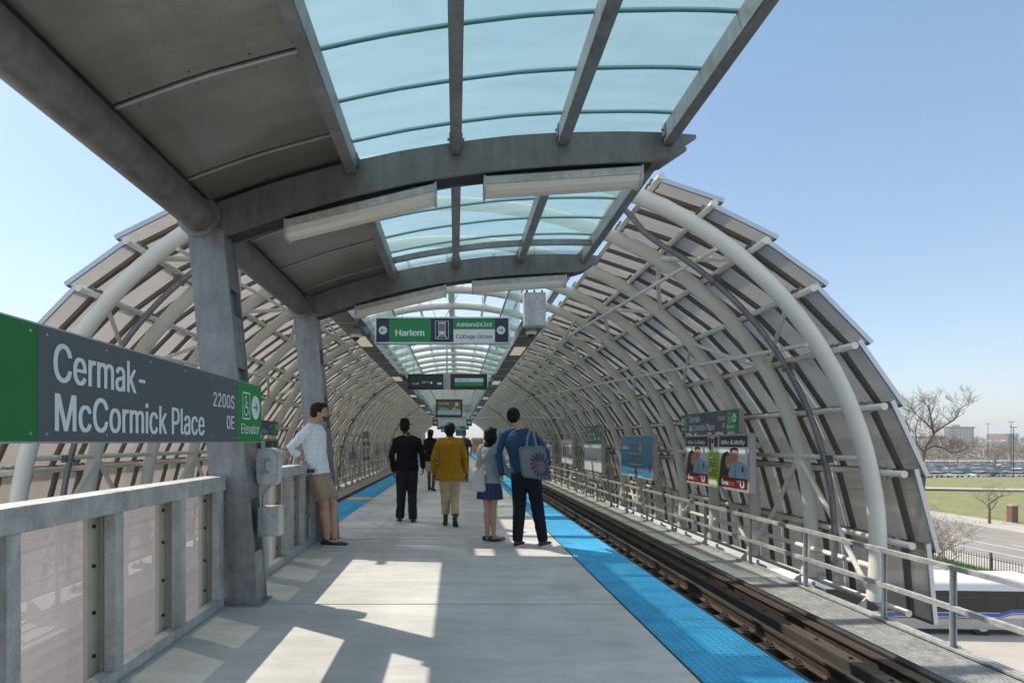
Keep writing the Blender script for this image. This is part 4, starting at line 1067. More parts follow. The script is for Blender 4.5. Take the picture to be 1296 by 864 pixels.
m = MB(); m.box(-1.680, 5.06, .55, -1.500, 5.2, .80); m.build('body', M_brk, t, bevel=.006)
m = MB(); m.box(-1.675, 5.052, .555, -1.505, 5.0595, .795); m.build('cover', M_galvrail, t)
m = MB(); m.tube([(-1.650, 5.12, .80), (-1.650, 5.12, .86), (-1.635, 5.12, .91), (-1.610, 5.13, .94), (-1.600, 5.14, .965)], .014, 8); m.build('conduit', M_galvrail, t, smooth='auto')
# far end wall at the platform's end
# ---------------------------------------------------------------- people
def remeshed(mb, vox, it=4, k=.5):
    me = mb.mesh(); ob = bpy.data.objects.new('tmp', me); C.objects.link(ob)
    m = ob.modifiers.new('r', 'REMESH'); m.mode = 'VOXEL'; m.voxel_size = vox; m.use_smooth_shade = True
    if it: s = ob.modifiers.new('s', 'SMOOTH'); s.factor = k; s.iterations = it
    dg = bpy.context.evaluated_depsgraph_get(); r = bpy.data.meshes.new_from_object(ob.evaluated_get(dg))
    bpy.data.objects.remove(ob); bpy.data.meshes.remove(me); return r
def put(name, mb, m, par, vox=.009, it=4, k=.5, label=None):
    me = remeshed(mb, vox, it, k); me.materials.clear()
    if name in WRINKLE:                                    # cloth folds: push the surface in and out along its normal
        amp, fx, fz = WRINKLE[name]; sd = random.random() * 50
        me.update(); N_ = [v.normal.copy() for v in me.vertices]
        for v, n_ in zip(me.vertices, N_):
            c_ = v.co; q = noise.noise(V((c_.x * fx + sd, c_.y * fx, c_.z * fz))); q2 = noise.noise(V((c_.x * fx * 2.3, c_.y * fx * 2.3 + sd, c_.z * fz * 2.6 + c_.x * 6)))
            v.co = c_ + n_ * (amp * ((1 - abs(q) * 2.6) * .8 + q2 * .7))
    o = link(name, me, m, par, None, True, 0, label); return o
def fabric(name, col, var=.15, scale=7, bump=.6, bs=9, rough=.9):
    return mat(name, col, rough, 0, var, scale, bump, bs, spec=.15)
S_light = mat('fair skin', (.50, .29, .20), .55, 0, .06, 12, .1, 60); S_tan = mat('tan skin', (.40, .22, .14), .55, 0, .06, 12); S_dark = mat('dark skin', (.11, .05, .03), .5, 0, .08, 12)
H_black = mat('black hair', (.008, .007, .006), .6, 0, .3, 60, .4, 90, stretch=(1, 1, .2), spec=.15); H_brown = mat('dark brown hair', (.035, .017, .009), .6, 0, .3, 60, .4, 90, stretch=(1, 1, .2), spec=.15)
M_eye = mat('eye', (.05, .04, .04), .3); M_lip = mat('lips', (.30, .10, .08), .5)

WRINKLE = dict(shirt=(.0065, 9, 7), sweater=(.006, 8, 8), blazer=(.006, 7, 4.5), trousers=(.0065, 10, 9), jeans=(.0045, 14, 16), shorts=(.006, 9, 6), jacket=(.006, 8, 6), scarf=(.006, 14, 22), hair=(.003, 40, 14))
def lerp(a, b, t): return V(a) + (V(b) - V(a)) * t
class Person:
    def __init__(s, label, loc, rz, H, skin, pose={}, female=False, group=None, build=1.):
        s.k = H / 1.75; s.skin = skin; s.fem = female; s.b = build
        s.root = thing('person', label, 'person', loc, R(rz), group)
        P = dict(hip=(0, 0, .93), hx=.085, kneeL=(-.10, .03, .50), kneeR=(.10, .03, .50), ankL=(-.11, 0, .09), ankR=(.11, 0, .09), toeL=(-.15, 1), toeR=(.15, 1), pitL=0, pitR=0,
                 sh=(0, 0), elL=(-.26, -.03, 1.16), elR=(.26, -.03, 1.16), wrL=(-.25, .04, .91), wrR=(.25, .04, .91), hdL=(0.02, .15, -1), hdR=(-.02, .15, -1), pnL=(1, 0, 0), pnR=(-1, 0, 0),
                 head=(0, 0), yaw=0, shw=.185 if not female else .16, shz=1.43)
        P.update(pose); s.P = P
        hp = V(P['hip']); sx, sy = P['sh']; s.sc = V((hp.x + sx, hp.y + sy, P['shz']))       # shoulder centre
        s.spine = lambda z: lerp(hp, s.sc, (z - .93) / (P['shz'] - .93))
        s.shL = s.sc + V((-P['shw'], 0, -.02)); s.shR = s.sc + V((P['shw'], 0, -.02))
        s.hc = s.sc + V((P['head'][0], P['head'][1], 1.635 - P['shz']))
        s.hipL = hp + V((-P['hx'], 0, -.02)); s.hipR = hp + V((P['hx'], 0, -.02))
    def K(s, p): return V(p) * s.k
    def limb(s, mb, pts, rad, n=14, up=None, ends='rr'):
        mb.rlimb([s.K(p) for p in pts], [((q[0] * s.k, q[1] * s.k) if isinstance(q, (tuple, list)) else q * s.k) for q in rad], n, up, ends)
    def torso(s, mb, grow=0, zlo=.86, zhi=1.52, tab=None, ends='rr'):
        f = s.fem; b = s.b
        T = tab or ([(.84, .155, .10), (.93, .168, .112), (1.0, .155, .105), (1.08, .138, .096), (1.18, .138, .10), (1.28, .155, .112), (1.36, .165, .11), (1.42, .150, .095), (1.47, .085, .075), (1.52, .058, .06)] if not f else
                    [(.84, .155, .10), (.93, .165, .11), (1.0, .145, .10), (1.08, .122, .088), (1.18, .124, .09), (1.28, .138, .108), (1.36, .142, .10), (1.42, .125, .085), (1.47, .070, .065), (1.52, .048, .05)])
        T = [t for t in T if zlo <= t[0] <= zhi]
        s.limb(mb, [s.spine(z) for z, _, _ in T], [(a * b + grow, c * b + grow) for _, a, c in T], 20, (1, 0, 0), ends)
    def hand(s, mb, wr, hd, pn, side):
        """palm, four fingers of unequal length and a thumb leaving the side of the palm"""
        wr = V(wr); d = V(hd).normalized(); pn = V(pn); pn = (pn - d * pn.dot(d)).normalized(); w = d.cross(pn).normalized()
        th = w if (w.y > 0) else -w                                   # thumb side faces forward
        s.limb(mb, [wr - d * .02, wr + d * .025, wr + d * .06, wr + d * .085], [(.022, .018), (.030, .015), (.037, .014), (.036, .012)], 12, tuple(th))
        for i, (L, off) in enumerate(((.072, .029), (.082, .010), (.076, -.010), (.058, -.029))):
            b = wr + d * .075 + th * off; c1 = (d * .9 + pn * .35 + th * off * 1.5).normalized(); c2 = (d * .6 + pn * .8).normalized()
            s.limb(mb, [b, b + c1 * L * .5, b + c1 * L * .5 + c2 * L * .5], [.0088, .0082, .0068], 8)
        b = wr + d * .02 + th * .024; s.limb(mb, [b, b + (d * .6 + th * .75 + pn * .3).normalized() * .035, b + (d * .6 + th * .75 + pn * .3).normalized() * .035 + (d * .9 + th * .2 + pn * .4).normalized() * .03], [.011, .0098, .0075], 8)
    def body(s):
        P = s.P; mb = MB(); f = s.fem; b = s.b
        s.torso(mb); s.traps(mb, 0)
        lr = ([.078, .066, .05, .054, .044, .034] if f else [.085, .072, .055, .058, .048, .037])
        for hip, kn, an, toe, pit in ((s.hipL, P['kneeL'], P['ankL'], P['toeL'], P['pitL']), (s.hipR, P['kneeR'], P['ankR'], P['toeR'], P['pitR'])):
            hip, kn, an = V(hip), V(kn), V(an)
            calf = lerp(kn, an, .3) + V((0, -.012, 0))
            s.limb(mb, [hip, lerp(hip, kn, .45), kn, calf, lerp(kn, an, .62), an], lr)
            t = V((toe[0], toe[1], 0)).normalized(); q = t * math.cos(pit) + V((0, 0, -math.sin(pit))) if pit else t
            dn = V((0, 0, -1)) if not pit else (q.cross(t.cross(V((0, 0, 1)))).normalized())
            if dn.z > 0 and not pit: dn = -dn
            h = an + V((0, 0, -.045)) - q * .03
            s.limb(mb, [h, an + q * .05 + V((0, 0, -.045)), an + q * .12 + V((0, 0, -.06)) - V((0, 0, math.sin(pit) * .02)), an + q * .165 + V((0, 0, -.068))], [(.034, .034), (.036, .036), (.042, .022), (.034, .016)], 10, tuple(t.cross(V((0, 0, 1)))))
        for sh, el, wr, hd, pn, sd in ((s.shL, P['elL'], P['wrL'], P['hdL'], P['pnL'], -1), (s.shR, P['elR'], P['wrR'], P['hdR'], P['pnR'], 1)):
            el, wr = V(el), V(wr); r = [.046, .040, .033, .034, .022] if not f else [.038, .033, .028, .028, .019]
            s.limb(mb, [sh, lerp(sh, el, .5), el, lerp(el, wr, .3), wr], r)
            s.hand(mb, wr, hd, pn, sd)
        # neck and head
        hc = s.hc; Y = s.P['yaw']; fw = V((math.sin(R(Y)), math.cos(R(Y)), 0)); rt = V((fw.y, -fw.x, 0)); s.fw, s.rt = fw, rt
        s.limb(mb, [s.sc + V((0, -.005, .02)), lerp(s.sc, hc, .5) + V((0, -.005, 0)), hc - V((0, 0, .05)) - fw * .01], [.060 if not f else .050, .053 if not f else .043, .052 if not f else .043])
        def ell(c, r):                                                 # ellipsoid in head axes (right, forward, up)
            t = MB(); t.ball((0, 0, 0), r, 16, 12); mb.add([s.K(hc + rt * (v[0] + c[0]) + fw * (v[1] + c[1]) + V((0, 0, v[2] + c[2]))) for v in t.v], t.f)
        ell((0, -.006, .018), (.074, .095, .092)); ell((0, .028, -.045), (.054, .060, .066)); ell((0, .058, -.085), (.026, .026, .024))
        ell((0, .088, .03), (.045, .012, .012))                         # brow
        ell((0, .104, -.018), (.011, .018, .016)); ell((0, .094, .006), (.008, .012, .028))                       # nose
        ell((0, .088, -.052), (.022, .010, .009))
        for q in (-1, 1): ell((q * .076, -.004, -.012), (.009, .018, .030)); ell((q * .03, .078, -.02), (.024, .016, .022))
        o = put('body', mb, s.skin, s.root, .0062, 3, .4)
        m = MB()
        for q in (-1, 1): m.ball(s.K(hc + rt * (q * .030) + fw * .089 + V((0, 0, .010))), .0085, 8, 6)
        m.build('eyes', M_eye, o, local=True, smooth=True)
        m = MB(); m.rlimb([s.K(hc + rt * -.019 + fw * .094 + V((0, 0, -.053))), s.K(hc + fw * .099 + V((0, 0, -.051))), s.K(hc + rt * .019 + fw * .094 + V((0, 0, -.053)))], [.003, .004, .003], 6); m.build('mouth', M_lip, o, local=True, smooth=True)
        return o
    def head_blobs(s, mb, lst):
        for c, r in lst:
            t = MB(); t.ball((0, 0, 0), r, 16, 12)
            mb.add([s.K(s.hc + s.rt * (v[0] + c[0]) + s.fw * (v[1] + c[1]) + V((0, 0, v[2] + c[2]))) for v in t.v], t.f)
    def traps(s, mb, g):
        for q in (-1, 1): s.limb(mb, [s.sc + V((q * .02, -.015, .075)), s.sc + V((q * .075, -.012, .030)), s.sc + V((q * .135, -.005, .004))], [.040 + g, .042 + g, .044 + g], 12)
    def sleeve(s, mb, side, grow=.012, to=1.0, cuff=.034, arm=.058):
        P = s.P; sh, el, wr = (s.shL, V(P['elL']), V(P['wrL'])) if side < 0 else (s.shR, V(P['elR']), V(P['wrR']))
        a0 = arm if not s.fem else arm * .86
        inn = lerp(sh, s.sc, .35) + V((0, 0, .0))
        if to <= .5: s.limb(mb, [inn, sh, lerp(sh, el, to * 2)], [a0 * 1.0, a0 * 1.0, a0 * .92], 14, None, 'rf')
        else:
            q = (to - .5) * 2; s.limb(mb, [inn, sh, lerp(sh, el, .5), el, lerp(el, wr, .5 * q), lerp(el, wr, q)], [a0, a0, a0 * .88, a0 * .80, a0 * .72, cuff], 14, None, 'rf')
    def top(s, name, m, hem=.90, grow=.016, to=1.0, cuff=.034, arm=.058, flare=0., tab=None, neck=1.475, vox=.009, label=None):
        mb = MB(); f = s.fem
        T = tab or ([(.93, .172, .118), (1.0, .162, .112), (1.10, .150, .104), (1.2, .150, .108), (1.3, .165, .118), (1.37, .172, .114), (1.42, .158, .10), (1.455, .10, .082), (neck, .072, .07)] if not f else
                    [(.93, .165, .112), (1.0, .150, .106), (1.10, .134, .096), (1.2, .134, .098), (1.3, .146, .112), (1.37, .148, .104), (1.42, .132, .09), (1.455, .085, .072), (neck, .062, .062)])
        T = [t for t in T if t[0] > hem + .02]; z0, a, c = T[0]; T = [(hem, a + flare, c + flare)] + T
        s.limb(mb, [s.spine(z) for z, _, _ in T], [(a * s.b + grow, c * s.b + grow) for _, a, c in T], 22, (1, 0, 0), 'ff')
        for sd in (-1, 1): s.sleeve(mb, sd, grow, to, cuff, arm)
        mt = MB(); s.traps(mt, grow * .55)
        zc = (s.sc.z + .072) * s.k; mt.v = [(x, y, min(z, zc)) for x, y, z in mt.v]; mb.add(mt.v, mt.f)
        return put(name, mb, m, s.root, vox, 3, .5, label)
    def trousers(s, name, m, hem=.09, r=(.108, .094, .074, .066, .062), waist=1.0, vox=.009, full=1.):
        mb = MB(); P = s.P
        tab = [(.86, .150, .112), (.93, .162, .120), (waist, .150, .112)] if s.fem else [(.86, .152, .112), (.93, .165, .118), (waist, .156, .112)]
        s.limb(mb, [s.spine(z) for z, _, _ in tab], [(a * s.b, c * s.b) for _, a, c in tab], 20, (1, 0, 0), 'rf')
        for hip, kn, an in ((s.hipL, P['kneeL'], P['ankL']), (s.hipR, P['kneeR'], P['ankR'])):
            kn, an = V(kn), V(an); L = (hip - kn).length + (kn - an).length
            if hem > .45:
                q = lerp(hip, kn, (hip.z - hem) / max(.01, hip.z - kn.z)); s.limb(mb, [hip, lerp(hip, q, .5), q], [r[0], r[1], r[2]], 16, (1, 0, 0), 'rf')
            else:
                q = lerp(kn, an, (kn.z - hem) / max(.01, kn.z - an.z)); s.limb(mb, [hip, lerp(hip, kn, .5), kn, lerp(kn, q, .5), q], list(r), 16, (1, 0, 0), 'rf')
        return put(name, mb, m, s.root, vox, 3, .5)
    def shoe(s, side, m, sole=None, top_=.075, bulk=1., heel=0., name='shoe'):
        P = s.P; an, toe, pit = (V(P['ankL']), P['toeL'], P['pitL']) if side < 0 else (V(P['ankR']), P['toeR'], P['pitR'])
        t = V((toe[0], toe[1], 0)).normalized(); q = (t * math.cos(pit) + V((0, 0, -math.sin(pit)))); upv = (V((0, 0, 1)) * math.cos(pit) + t * math.sin(pit)); c = t.cross(V((0, 0, 1)))
        o = an - upv * .09
        mb = MB(); b = bulk
        def pt(f, u): return o + q * f + upv * u
        s.limb(mb, [pt(-.055, .042), pt(0, .045), pt(.06, .040), pt(.12, .030), pt(.175, .026)], [(.034 * b, .034), (.038 * b, .036), (.042 * b, .030), (.047 * b, .024), (.036 * b, .020)], 14, tuple(c))
        s.limb(mb, [pt(-.012, .05), pt(-.008, top_ + .02)], [(.040 * b, .050), (.040 * b, .046)], 12, tuple(c), 'rf')
        sh = put(name, mb, m, s.root, .006, 3)
        mb = MB(); out = []
        for i in range(20):
            a = 2 * PI * i / 20; f = .062 + .132 * math.cos(a); wd = (.040 + .008 * math.cos(a)) * b * math.sin(a); out.append((f, wd))
        v = [s.K(pt(f, 0) + c * w_) for f, w_ in out] + [s.K(pt(f, .016) + c * w_) for f, w_ in out]; n = 20
        mb.add(v, [tuple(range(n)), tuple(range(n, 2 * n))[::-1]] + [(i, (i + 1) % n, n + (i + 1) % n, n + i) for i in range(n)])
        mb.build('sole', sole or M_black, sh, local=True)
        return sh

def short_hair(p, m, back=.0, name='hair'):
    mb = MB(); p.head_blobs(mb, [((0, -.018, .035), (.083, .094, .090)), ((0, -.045, -.005 - back), (.072, .068, .068 + back)), ((0, .045, .085), (.058, .050, .034))] + [((q * .070, -.012, .015), (.014, .040, .040)) for q in (-1, 1)])
    return put(name, mb, m, p.root, .0065, 2)

K_shirt = mat('white plaid shirt', (.70, .74, .78), .85, 0, .03, 6, .5, 9, spec=.2)
def plaid(m):
    nt = m.node_tree; p = nt.nodes['Principled BSDF']; tc = [n for n in nt.nodes if n.type == 'TEX_COORD'][0]
    w = []
    for d in ('Y', 'Z'):
        n = nt.nodes.new('ShaderNodeTexWave'); n.bands_direction = d; n.inputs['Scale'].default_value = 5.; n.inputs['Distortion'].default_value = .8; nt.links.new(tc.outputs['Object'], n.inputs[0]); w.append(n.outputs['Fac'])
    a = nt.nodes.new('ShaderNodeMath'); a.operation = 'ADD'; nt.links.new(w[0], a.inputs[0]); nt.links.new(w[1], a.inputs[1])
    c = ramp(nt, a.outputs[0], [(.35, (.69, .74, .80)), (1.2, (.78, .80, .81))]); nt.links.new(c, p.inputs['Base Color'])
plaid(K_shirt)

# 1 man leaning on the fence
p = Person('man in white checked shirt and khaki shorts leaning on the fence', (-1.64, 7.82, 0), -97, 1.86, S_light,
           dict(hip=(0, -.17, .92), sh=(0, -.05), kneeL=(-.05, .02, .49), kneeR=(.06, -.05, .49), ankL=(.02, .05, .09), ankR=(.07, -.02, .09), toeL=(.25, 1), toeR=(.05, 1),
                elR=(.25, -.42, 1.20), wrR=(.17, -.305, 1.06), hdR=(-.1, .35, -.30), pnR=(0, -.3, -1), elL=(-.25, -.38, 1.19), wrL=(-.17, -.30, 1.06), hdL=(.1, .35, -.3), pnL=(0, -.3, -1), head=(0, .075), yaw=-18))
p.body(); p.trousers('shorts', fabric('khaki cotton', (.36, .27, .19)), hem=.56, r=(.112, .105, .100))
p.top('shirt', K_shirt, hem=.89, to=.86, cuff=.048, arm=.062, grow=.022, flare=.012)
mb = MB(); p.limb(mb, [p.sc + V((0, -.01, .03)), p.sc + V((0, .01, .075))], [(.072, .072), (.066, .068)], 16, (1, 0, 0), 'ff'); put('collar', mb, K_shirt, p.root, .006, 1)
short_hair(p, H_brown)
mb = MB(); p.head_blobs(mb, [((0, .060, -.085), (.034, .034, .026)), ((0, .040, -.062), (.054, .048, .030))]); put('beard', mb, mat('short beard', (.07, .04, .025), .8), p.root, .006, 2)
for sd in (-1, 1): 
    sh = p.shoe(sd, mat('black leather deck shoe', (.02, .018, .018), .4), M_paper)
    mb = MB(); P_ = p.P; an = V(P_['ankL' if sd < 0 else 'ankR']); mb.tube([p.K(an + V((x, .075 + y, -.015 + z))) for x, y, z in ((-.03, 0, 0), (0, .01, .01), (.03, 0, 0), (0, .03, -.005), (-.03, .03, -.01))], .003, 5); mb.build('lace', K_shirt, sh, local=True)
mb = MB(); 
for q in (1.02, 1.12, 1.22, 1.32): c = p.K(p.spine(q) + V((0, .145, 0))); mb.ball(c, .006, 8, 6)
mb.build('button', M_paper, p.root, local=True)
t = thing('sunglasses', 'dark sunglasses with blue lenses hanging from the leaning man\'s hand', 'sunglasses', (-1.84, 7.55, .98))
mb = MB()
for q in (-.03, .03): mb.tube([(-1.84 + q, 7.548, .98), (-1.84 + q, 7.554, .98)], .026, 14)
mb.build('lens', mat('blue mirrored lens', (.01, .10, .16), .08, .6), t, smooth='auto')
mb = MB(); mb.bar((-1.875, 7.55, 1.0), (-1.805, 7.55, 1.0), .006, .006); mb.tube([(-1.87, 7.55, .995), (-1.88, 7.60, .99), (-1.875, 7.64, 1.02)], .003, 5); mb.tube([(-1.81, 7.55, .995), (-1.80, 7.60, .99), (-1.80, 7.64, 1.02)], .003, 5); mb.build('spectacle_frame', M_black, t)

# 2 man in black with a hat
p = Person('man in black sweater, charcoal trousers and black hat walking away', (-.83, 10.15, 0), 3, 1.70, S_dark,
           dict(sh=(.0, .0), head=(-.04, .01), kneeL=(-.10, .03, .50), kneeR=(.09, .06, .50), ankL=(-.125, .06, .09), ankR=(.10, -.07, .09), elL=(-.265, -.05, 1.15), wrL=(-.235, .02, .88), elR=(.27, -.01, 1.16), wrR=(.28, .12, .93), shw=.19), build=1.06)
p.body(); p.trousers('trousers', fabric('charcoal wool', (.022, .021, .024)), hem=.06, r=(.112, .100, .082, .076, .074)); p.top('sweater', fabric('black knit', (.010, .010, .011)), hem=.90, arm=.066, cuff=.04, grow=.024)
for sd in (-1, 1): p.shoe(sd, mat('black polished leather', (.012, .011, .011), .3))
short_hair(p, H_black)
mb = MB(); p.limb(mb, [p.sc + V((0, -.008, .035)), p.sc + V((-.01, 0, .085))], [(.070, .070), (.060, .062)], 18, (1, 0, 0), 'ff'); put('collar', mb, K_shirt, p.root, .006, 1)
mb = MB(); c = p.hc; 
prof = [(.0, .172), (.04, .172), (.066, .162), (.077, .135), (.086, .09), (.089, .068), (.105, .062), (.138, .064), (.142, .058), (.138, .054), (.10, .052), (.088, .05)]
def lathe(mb, c, prof, k, n=24, sy=1.18):
    v = []
    for r, z in prof:
        for j in range(n): v.append(V(c) * k + V((r * k * math.cos(2 * PI * j / n), r * k * sy * math.sin(2 * PI * j / n), z * k)))
    f = []
    for i in range(len(prof) - 1):
        for j in range(n): f.append((i * n + j, i * n + (j + 1) % n, (i + 1) * n + (j + 1) % n, (i + 1) * n + j))
    mb.add(v, f)
lathe(mb, c, prof, p.k); hat = mb.build('hat', fabric('black felt', (.010, .010, .012), .1), p.root, smooth='auto', local=True)
mb = MB(); lathe(mb, c, [(.087, .092), (.0885, .09), (.0915, .070), (.089, .066)], p.k); mb.build('hat_band', fabric('maroon ribbon', (.045, .010, .010)), hat, smooth='auto', local=True)

# 3 woman in mustard blazer
p = Person('person in mustard blazer and beige trousers walking away in the centre', (-.10, 9.62, 0), -2, 1.655, S_dark,
           dict(kneeL=(-.07, .03, .50), kneeR=(.085, .05, .50), ankL=(-.075, .08, .09), ankR=(.10, -.15, .15), pitR=.75, elL=(-.27, -.06, 1.15), wrL=(-.265, .03, .89), elR=(.27, -.02, 1.15), wrR=(.275, .05, .89), shw=.175), build=1.1)
p.body(); p.trousers('trousers', fabric('beige cotton', (.46, .36, .23)), hem=.20, r=(.118, .104, .084, .074, .070))
MUST = fabric('mustard wool', (.30, .15, .010)); o = p.top('blazer', MUST, hem=.78, arm=.070, cuff=.048, grow=.034, flare=.035, neck=1.50)
for sd in (-1, 1): p.shoe(sd, mat('black ankle boot', (.012, .011, .012), .35), top_=.14, name='boot')
mb = MB(); p.head_blobs(mb, [((0, -.012, .030), (.096, .108, .100)), ((0, -.045, -.020), (.088, .078, .085))]); put('hair', mb, H_black, p.root, .0065, 2)
mb = MB(); p.limb(mb, [p.sc + V((0, -.012, .03)), p.sc + V((0, -.005, .078))], [(.082, .080), (.066, .068)], 18, (1, 0, 0), 'ff'); put('collar', mb, MUST, p.root, .006, 1)

# 4 girl in grey cardigan
p = Person('girl in grey sweater, blue skirt and black scarf holding hands with the tall man', (.46, 8.1, 0), -28, 1.545, S_light,
           dict(kneeL=(-.05, .02, .50), kneeR=(.05, .03, .50), ankL=(-.045, .00, .105), ankR=(.05, .03, .105), toeL=(.9, 1), toeR=(.9, 1), head=(.015, .01), yaw=18,
                elR=(.26, .00, 1.12), wrR=(.375, .16, .90), hdR=(.6, .2, -.8), pnR=(-.7, .3, -.4), elL=(-.22, .03, 1.16), wrL=(-.12, .15, 1.08), hdL=(.5, .6, .2), pnL=(0, -.3, -1)), female=True)
p.body(); p.top('sweater', fabric('light grey knit', (.27, .30, .34)), hem=.90, arm=.056, cuff=.032, grow=.018)
mb = MB(); n = 48; v = []; f = []
for z, r, a in ((.95, .150, .0), (.90, .165, .004), (.84, .180, .009), (.76, .192, .014), (.655, .200, .018)):
    for j in range(n): q = 2 * PI * j / n; rr = r + a * math.cos(q * 14); v.append(p.K(V((rr * math.cos(q), rr * .80 * math.sin(q), z)) + V((0, 0, 0))))
for i in range(4):
    for j in range(n): f.append((i * n + j, i * n + (j + 1) % n, (i + 1) * n + (j + 1) % n, (i + 1) * n + j))
f.append(tuple(range(n))); f.append(tuple(range(4 * n, 5 * n))); mb.add(v, f); mb.build('skirt', fabric('blue denim cotton', (.045, .060, .115), .35, 30), p.root, smooth='auto', local=True)
for sd in (-1, 1): p.shoe(sd, mat('navy leather flat', (.012, .025, .075), .3), mat('navy sole', (.01, .015, .04), .5), top_=.04, bulk=.85)
mb = MB(); p.head_blobs(mb, [((0, -.018, .030), (.090, .098, .096)), ((0, -.040, -.035), (.090, .075, .085)), ((-.07, .0, -.04), (.024, .06, .075)), ((.07, .0, -.04), (.024, .06, .075)), ((0, .05, .075), (.07, .05, .035))]); put('hair', mb, H_black, p.root, .0065, 2)
mb = MB(); p.limb(mb, [p.sc + V((0, -.005, .005)), p.sc + V((0, .0, .05)), p.sc + V((0, .01, .10))], [(.098, .094), (.094, .094), (.075, .080)], 18, (1, 0, 0)); put('scarf', mb, fabric('black wool scarf', (.010, .010, .013), .3, 20), p.root, .008, 1)
t = thing('handbag', 'white shoulder bag with beige strap hanging at the girl\'s left side', 'handbag', (.28, 7.98, .75))
mb = MB(); w = [(-.03, .055, .78), (.05, .06, .99)]
bx = lambda x, y, z: (x, y, z)
v = [(.16, 7.92, .70), (.40, 7.96, .68), (.41, 8.06, .68), (.17, 8.05, .70), (.25, 7.93, .99), (.36, 7.95, 1.0), (.37, 8.02, 1.0), (.26, 8.02, .99)]
mb.add(v, [(0, 3, 2, 1), (4, 5, 6, 7), (0, 1, 5, 4), (1, 2, 6, 5), (2, 3, 7, 6), (3, 0, 4, 7)]); mb.build('bag_body', fabric('white leather', (.56, .53, .52), .06, 5, .3), t, bevel=.02, smooth='auto')
mb = MB(); mb.tube([(.30, 7.95, .98), (.31, 7.96, 1.12), (.325, 8.01, 1.27), (.36, 8.08, 1.30)], [(.004, .018)] * 4, 8, up=(0, 1, 0)); mb.tube([(.34, 8.02, .99), (.335, 8.06, 1.15), (.35, 8.09, 1.28)], [(.004, .018)] * 3, 8, up=(0, 1, 0)); mb.build('strap', fabric('beige strap', (.42, .33, .20)), t)

# 5 tall man in blue
p = Person('tall man in blue sweater and black jeans with feet apart, tote bag on his shoulder', (.955, 7.72, 0), 0, 1.785, S_tan,
           dict(hip=(-.05, 0, .93), sh=(-.10, .01), head=(-.055, .0), yaw=14, kneeL=(-.13, .02, .50), kneeR=(.10, .04, .50), ankL=(-.155, .0, .09), ankR=(.165, .0, .09), toeL=(.5, 1), toeR=(.75, 1),
                elL=(-.40, -.02, 1.17), wrL=(-.35, .06, .90), hdL=(.05, .25, -1), pnL=(1, 0, 0), elR=(.20, .04, 1.20), wrR=(.26, .16, 1.02), hdR=(-.3, .9, .1), shw=.195), build=1.04)
p.body(); p.trousers('jeans', fabric('black denim', (.013, .015, .021)), hem=.07, r=(.106, .094, .082, .074, .062)); p.top('sweater', fabric('blue knit', (.030, .065, .125)), hem=.96, arm=.060, cuff=.036, grow=.018)
for sd in (-1, 1): p.shoe(sd, mat('maroon suede shoe', (.10, .02, .022), .75), M_paper)
short_hair(p, H_black)
TOTE = fabric('grey canvas tote', (.165, .18, .20), .12, 5, .4)
t = thing('tote_bag', 'grey tote bag with black and pink swirl on the tall man\'s shoulder', 'tote bag', (.99, 7.42, .86))
v = [(.81, 7.36, .92), (1.19, 7.34, .86), (1.21, 7.54, .88), (.84, 7.54, .92), (.77, 7.38, 1.28), (1.10, 7.38, 1.30), (1.11, 7.50, 1.31), (.78, 7.51, 1.29)]
mb = MB(); mb.add(v, [(0, 3, 2, 1), (4, 5, 6, 7), (0, 1, 5, 4), (1, 2, 6, 5), (2, 3, 7, 6), (3, 0, 4, 7)])
bag = mb.build('bag_body', TOTE, t, bevel=.022, smooth='auto')
a, b, c_, d = [V(v[i]) for i in (0, 1, 5, 4)]
def onbag(s_, u, off=.006): q = a.lerp(b, s_).lerp(d.lerp(c_, s_), u); return q + V((0, -off, 0))
mb = MB()
for i in range(16):                                                   # dark rays from a centre
    an = 2 * PI * i / 16; pts = [onbag(min(.96, max(.36, .70 + r * math.cos(an + r * .8))), min(.94, max(.06, .42 + r * 1.15 * math.sin(an + r * .8)))) for r in (.15, .22, .29, .36)]
    mb.tube(pts, [(.010, .0015), (.011, .0015), (.010, .0015), (.006, .0015)], 6, up=(math.cos(an), 0, math.sin(an)))
mb.build('black_print', M_pdark, bag)
mb = MB()
for j in range(3):
    pts = [onbag(.66 + (.08 + .06 * j) * math.cos(q * .5 + j), .42 + (.09 + .05 * j) * math.sin(q * .5 + j), .009) for q in range(11)]
    mb.tube(pts, .004, 5)
mb.build('pink_print', mat('pink print', (.32, .12, .24), .6), bag)
mb = MB(); mb.tube([(.87, 7.37, 1.27), (.885, 7.40, 1.40), (.93, 7.50, 1.495), (.94, 7.60, 1.52), (.94, 7.70, 1.525)], [(.004, .014)] * 5, 8, up=(0, 1, 0)); mb.tube([(1.0, 7.37, 1.28), (.975, 7.40, 1.40), (.975, 7.50, 1.485), (.975, 7.60, 1.51), (.975, 7.70, 1.51)], [(.004, .014)] * 5, 8, up=(0, 1, 0)); mb.build('strap', TOTE, t)

